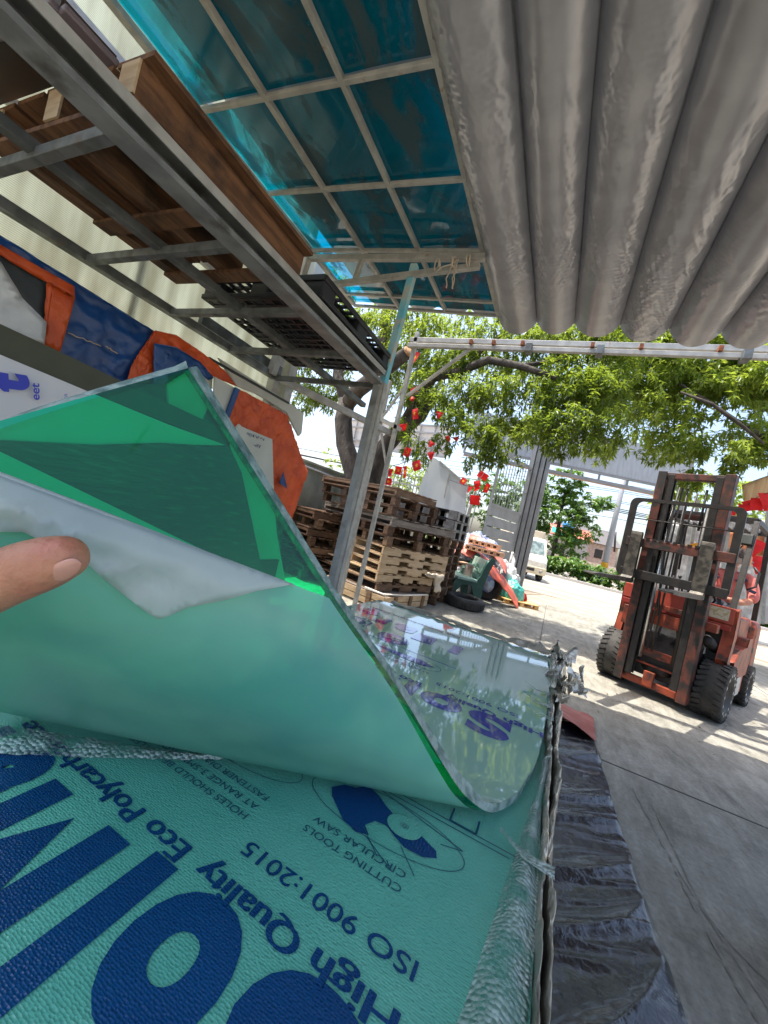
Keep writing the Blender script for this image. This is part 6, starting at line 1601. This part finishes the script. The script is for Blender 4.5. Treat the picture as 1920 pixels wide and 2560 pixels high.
# body
mb = MB(); prism(mb, [(-.22, .20), (1.7, .20), (1.75, .75), (.35, .56), (.12, .70), (-.12, .70), (-.22, .5)], -.33, .33); mb.build('chassis', f_blk, fk, bevel=.01)
fb('front_cowl', f_hood, ((-.02, .02, 1.085), (1.06, .10, .17)), ((-.02, .06, .97), (1.0, .08, .07)))
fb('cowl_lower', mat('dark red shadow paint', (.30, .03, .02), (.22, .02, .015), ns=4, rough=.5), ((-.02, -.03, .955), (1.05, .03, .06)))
fb('decal', mat('worn label', (.55, .50, .38), (.40, .33, .18), ns=34, rough=.6, thr=(.5, .58)), ((.33, -.034, 1.09), (.28, .004, .12)))
fb('data_plate', f_gry, ((-.36, -.034, 1.10), (.10, .004, .05)))
fb('front_panel', f_blk, ((0, .08, .72), (.9, .08, .42)))
# front pillar and frame on the driver's side, orange
mb = MB(); prism(mb, [(-.02, 1.16), (.08, 1.18), (.12, .86), (.05, .62), (.12, .52), (-.0, .50), (-.07, .62), (0, .86)], .44, .54); mb.build('side_frame', f_red, fk, bevel=.008)
mb = MB(); prism(mb, [(-.02, 1.10), (.06, 1.12), (.10, .8), (.05, .55), (-.05, .55), (0, .8)], -.56, -.48); mb.build('side_frame', f_red, fk, bevel=.008)
mb = MB(); prism(mb, [(.18, .60), (.34, .42), (1.05, .42), (1.1, .60), (1.05, .84), (.85, .84), (.8, .74), (.45, .72)], .40, .56); mb.build('side_body', f_red, fk, bevel=.012)
fb('step', f_gry, ((.50, .55, .30), (.12, .55, .22)), bevel=.01)
fb('side_skirt', f_hood, ((.46, .62, .32), (.18, .74, .26)), bevel=.02)
fb('floor_plate', f_blk, ((0, .35, .58), (.9, .6, .03)))
fb('seat_base', f_blk, ((.05, .85, .78), (.66, .6, .36)), bevel=.02)
fb('engine_cover', f_red, ((0, 1.15, .86), (.9, .7, .40)), bevel=.03)
fb('counterweight', f_red, ((0, 1.72, .62), (1.04, .42, .82)), bevel=.07)
fb('seat', mat('maroon seat', (.30, .03, .07), rough=.6), ((.08, .82, .99), (.46, .46, .10)), bevel=.03)
fb('seat_back', mat('black vinyl', (.02, .02, .022), rough=.5), ((.08, 1.08, 1.22), (.44, .10, .42)), bevel=.04)
mb = MB()
st = [Vector((.10, .34, 1.22)) + Matrix.Rotation(-.6, 3, 'X') @ Vector((.16 * math.cos(k / 24 * 6.283), .16 * math.sin(k / 24 * 6.283), 0)) for k in range(25)]
mb.tube(st, .013, 8, cap=False); mb.tube([(.10, .34, 1.22), (.10, .12, 1.0)], .02, 8); mb.build('steering_wheel', f_blk, fk)
mb = MB(); mb.tube([(-.08, .12, 1.16), (-.11, .10, 1.36)], .008, 6); mb.tube([(-.03, .12, 1.16), (-.05, .10, 1.38)], .008, 6); mb.tube([(-.14, .12, 1.16), (-.18, .10, 1.34)], .008, 6)
for p in ((-.11, .10, 1.36), (-.05, .10, 1.38), (-.18, .10, 1.34)): mb.lathe([(0, -.02), (.018, -.012), (.018, .012), (0, .02)], p, 'Z', 10)
mb.build('lever', f_blk, fk)
# overhead guard
mb = MB()
for s in (-1, 1):
    mb.bar((s * .47, .06, 1.15), (s * .46, .40, 2.17), .055, .055); mb.bar((s * .46, .38, 2.18), (s * .46, 1.42, 2.18), .055, .06); mb.bar((s * .46, 1.42, 2.18), (s * .47, 1.55, 1.05), .055, .055)
mb.bar((-.47, .40, 2.18), (.47, .40, 2.18), .05, .07); mb.bar((-.47, 1.42, 2.18), (.47, 1.42, 2.18), .05, .07)
mb.build('overhead_guard', f_blk, fk, bevel=.004)
mb = MB()
for k in range(9): mb.bar((-.36 + .09 * k, .42, 2.19), (-.36 + .09 * k, 1.40, 2.19), .014, .03)
mb.build('guard_slats', f_gry, fk)
fb('headlight', f_blk, ((.42, .30, 1.95), (.13, .07, .13)), bevel=.01)
fb('headlight_lens', mat('lamp lens', (.12, .13, .12), rough=.15), ((.42, .262, 1.95), (.105, .01, .105)))
fb('indicator', mat('amber lamp', (.75, .22, .05), rough=.3), ((.46, .33, 1.72), (.07, .06, .12)), bevel=.02)
mb = MB(); mb.tube([(.40, .30, 1.88), (.36, .31, 1.8), (.40, .32, 1.74), (.46, .33, 1.78)], .006, 6); mb.build('lamp_wire', f_blk, fk)
mb = MB(); mb.tube([(.53, .30, 1.66), (.58, .30, 1.6), (.58, .25, 1.45), (.52, .22, 1.40)], .012, 8); mb.build('grab_handle', f_blk, fk)
# pump, hoses and bits behind the mast
mb = MB(); mb.lathe([(0, -.15), (.10, -.15), (.12, -.05), (.12, .05), (.10, .15), (0, .15)], (.0, -.12, .30), 'X', 24); mb.tube([(-.34, -.02, .29), (.34, -.02, .29)], .10, 18); mb.build('axle', f_blk, fk)
mb = MB(); mb.tube([(.34, -.10, .78), (.40, .05, .72), (.42, .2, .62)], .06, 14); mb.lathe([(0, -.02), (.05, -.02), (.055, 0), (0, .02)], (.36, -.16, .78), 'Y', 18); mb.build('tilt_cylinder', f_blk, fk)
for b_ in (((.38, -.22, .93), (.12, .12, .09)), ((-.44, -.10, .80), (.06, .10, .22)), ((-.36, -.16, 1.0), (.08, .08, .08))): fb('bracket', f_red, b_)
fb('battery_cover', f_gry, ((-.02, -.08, .72), (.50, .05, .12)), ((.28, -.02, .72), (.12, .05, .20)))
mb = MB(); rnd = random.Random(6)
for k in range(6):
    u_ = -.3 + .12 * k; mb.tube([(u_, -.1, .9), (u_ + rnd.uniform(-.1, .1), -.16, .7), (u_ + rnd.uniform(-.15, .15), -.14, .52), (u_ + rnd.uniform(-.1, .1), -.05, .42)], .013, 8)
mb.build_each('hose', f_blk, fk)

# ------------------------------------------------------------------ driver
drv = empty('person', (0, 0, 0), label='forklift driver in red shirt and dark bucket hat sitting on the seat', cat='person')
drv.matrix_world = fk.matrix_basis.copy() if False else Matrix.Translation(Vector((1.36, 5.58, 0))) @ Matrix.Rotation(R(-27), 4, 'Z')
V3 = Vector; O0 = Vector((0, 0, 0))
dy = .10
def L_(u_, v_, z_): return V3((u_ + .085, v_ + dy, z_ + .02))
pel = L_(.16, .72, 1.10); che = L_(.19, .68, 1.42); nk = L_(.20, .655, 1.60); hd = L_(.205, .62, 1.73)
shl = L_(.02, .67, 1.53); shr = L_(.37, .67, 1.53)
shirt = mat('red shirt', (.55, .13, .11), (.64, .19, .16), ns=9, rough=.8, bump=.2, bs=14); trou = mat('dark trousers', (.03, .035, .05), rough=.8)
skinned('body', [[(che, .10), (nk, .05), (L_(.205, .64, 1.66), .048)], [(che, .1), (pel, .1)]], skin, drv, O0, 2)
skinned('shirt', [[(pel, (.16, .125)), (L_(.17, .70, 1.26), (.155, .12)), (che, (.165, .125)), (L_(.20, .66, 1.54), (.10, .08)), (L_(.20, .655, 1.59), .062)],
        [(L_(.20, .66, 1.54), (.10, .08)), (shl, .072), (L_(-.06, .60, 1.36), .058), (L_(-.08, .52, 1.27), .056)],
        [(L_(.20, .66, 1.54), (.10, .08)), (shr, .075), (L_(.44, .62, 1.34), .062), (L_(.44, .55, 1.25), .06)]], shirt, drv, O0, 2)
st_m = mat('navy stripe', (.02, .02, .05), rough=.7)
mb = MB()
for (a, b_) in ((L_(.01, .585, 1.50), L_(.11, .545, 1.46)), (L_(.46, .535, 1.37), L_(.40, .53, 1.39)), (L_(.27, .545, 1.46), L_(.36, .58, 1.50))): mb.bar(a, b_, .02, .035)
mb.build_each('shirt_stripe', st_m, drv, bevel=.004)
skinned('arm', [[(L_(-.075, .54, 1.29), .042), (L_(-.05, .40, 1.24), .036), (L_(.0, .28, 1.235), .028)]], skin, drv, O0, 2)
skinned('arm', [[(L_(.44, .57, 1.27), .046), (L_(.36, .44, 1.22), .038), (L_(.26, .31, 1.235), .028)]], skin, drv, O0, 2)
for (cx, sgn) in ((.0, 1), (.26, -1)):
    ch = [[(L_(cx, .28, 1.235), .026), (L_(cx + sgn * .02, .235, 1.25), .03)]]
    for k in range(4):
        ch.append([(L_(cx + sgn * .02, .235, 1.25), .03), (L_(cx + sgn * (.045 - .02 * k), .20, 1.275 - .004 * k), .0095), (L_(cx + sgn * (.05 - .02 * k), .18, 1.255), .0088), (L_(cx + sgn * (.045 - .018 * k), .185, 1.235), .008)])
    ch.append([(L_(cx + sgn * .02, .235, 1.25), .03), (L_(cx + sgn * .05, .23, 1.235), .010), (L_(cx + sgn * .06, .205, 1.225), .009)])
    skinned('hand', ch, skin, drv, O0, 2)
skinned('trousers', [[(pel, .14), (L_(.06, .58, 1.07), .095), (L_(.02, .26, 1.06), .08), (L_(.02, .18, .85), .065), (L_(.02, .16, .66), .055)], [(pel, .14), (L_(.26, .58, 1.07), .095), (L_(.30, .26, 1.06), .08), (L_(.30, .18, .85), .065), (L_(.30, .16, .66), .055)]], trou, drv, O0, 2)
for u_ in (.02, .30):
    mb = MB(); mb.box(L_(u_, .10, .625), (.09, .25, .07)); mb.build('shoe', f_blk, drv, bevel=.03)
# head
hrot = Matrix.Rotation(R(14), 3, 'X') @ Matrix.Rotation(R(-12), 3, 'Z')
mb = MB()
def hf(u_, v_):
    th = u_ * PI; ph = v_ * 2 * PI
    d = V3((math.sin(th) * math.sin(ph), -math.sin(th) * math.cos(ph), math.cos(th)))
    w_ = .074 * (1 - .22 * max(0, -d.z)); p = V3((d.x * w_, d.y * .093, d.z * .115))
    face = max(0, -d.y)
    g = lambda x0, z0, s_: math.exp(-((p.x - x0) ** 2 + (p.z - z0) ** 2) / s_ ** 2) * face
    p.y -= .024 * g(0, -.018, .016) + .008 * g(0, -.055, .02) + .010 * g(0, -.09, .02); p.y += .010 * (g(.03, .008, .014) + g(-.03, .008, .014)) + .006 * g(0, -.07, .010)
    return hd + hrot @ p
mb.grid(hf, 40, 48); mb.build('head', skin, drv)
mb = MB()
for s in (-1, 1): mb.lathe([(0, -.004), (.014, -.003), (.018, .002), (.01, .006)], hd + hrot @ V3((s * .076, .005, -.01)), 'X', 12)
mb.build_each('ear', skin, drv)
mb = MB()
for s in (-1, 1): mb.lathe([(0, -.012), (.008, -.008), (.011, 0)], hd + hrot @ V3((s * .028, -.078, .006)), 'Y', 12)
mb.build_each('eye', mat('eye white', (.6, .58, .55), rough=.2), drv)
mb = MB(); mb.box(hd + hrot @ V3((0, -.096, -.058)), (.036, .008, .008), hrot); mb.build('mouth', mat('lips', (.35, .12, .10), rough=.5), drv, bevel=.003)
hat = mat('dark brown hat cloth', (.05, .035, .03), (.075, .055, .045), ns=10, rough=.9)
mb = MB()
prof = [(.001, .135), (.05, .133), (.078, .115), (.088, .075), (.092, .035), (.115, .012), (.165, -.022), (.168, -.026), (.163, -.027), (.11, .004), (.088, .028)]
n_ = 36; vs = []
for r_, h_ in prof:
    for k in range(n_):
        a = 2 * PI * k / n_; vs.append(hd + hrot @ V3((r_ * math.cos(a), r_ * 1.1 * math.sin(a), h_ + .010 * math.sin(3 * a) * (r_ > .12))))
mb.add(vs, [(i * n_ + k, i * n_ + (k + 1) % n_, (i + 1) * n_ + (k + 1) % n_, (i + 1) * n_ + k) for i in range(len(prof) - 1) for k in range(n_)], True); mb.build('hat', hat, drv)
mb = MB(); mb.grid(lambda u_, v_: hd + hrot @ V3((.077 * math.sin(PI * (.35 + 1.3 * v_)) * 1.04, -.093 * math.cos(PI * (.35 + 1.3 * v_)) * 1.05, .05 - .09 * u_)), 6, 24); mb.build('hair', f_blk, drv, solid=.006)
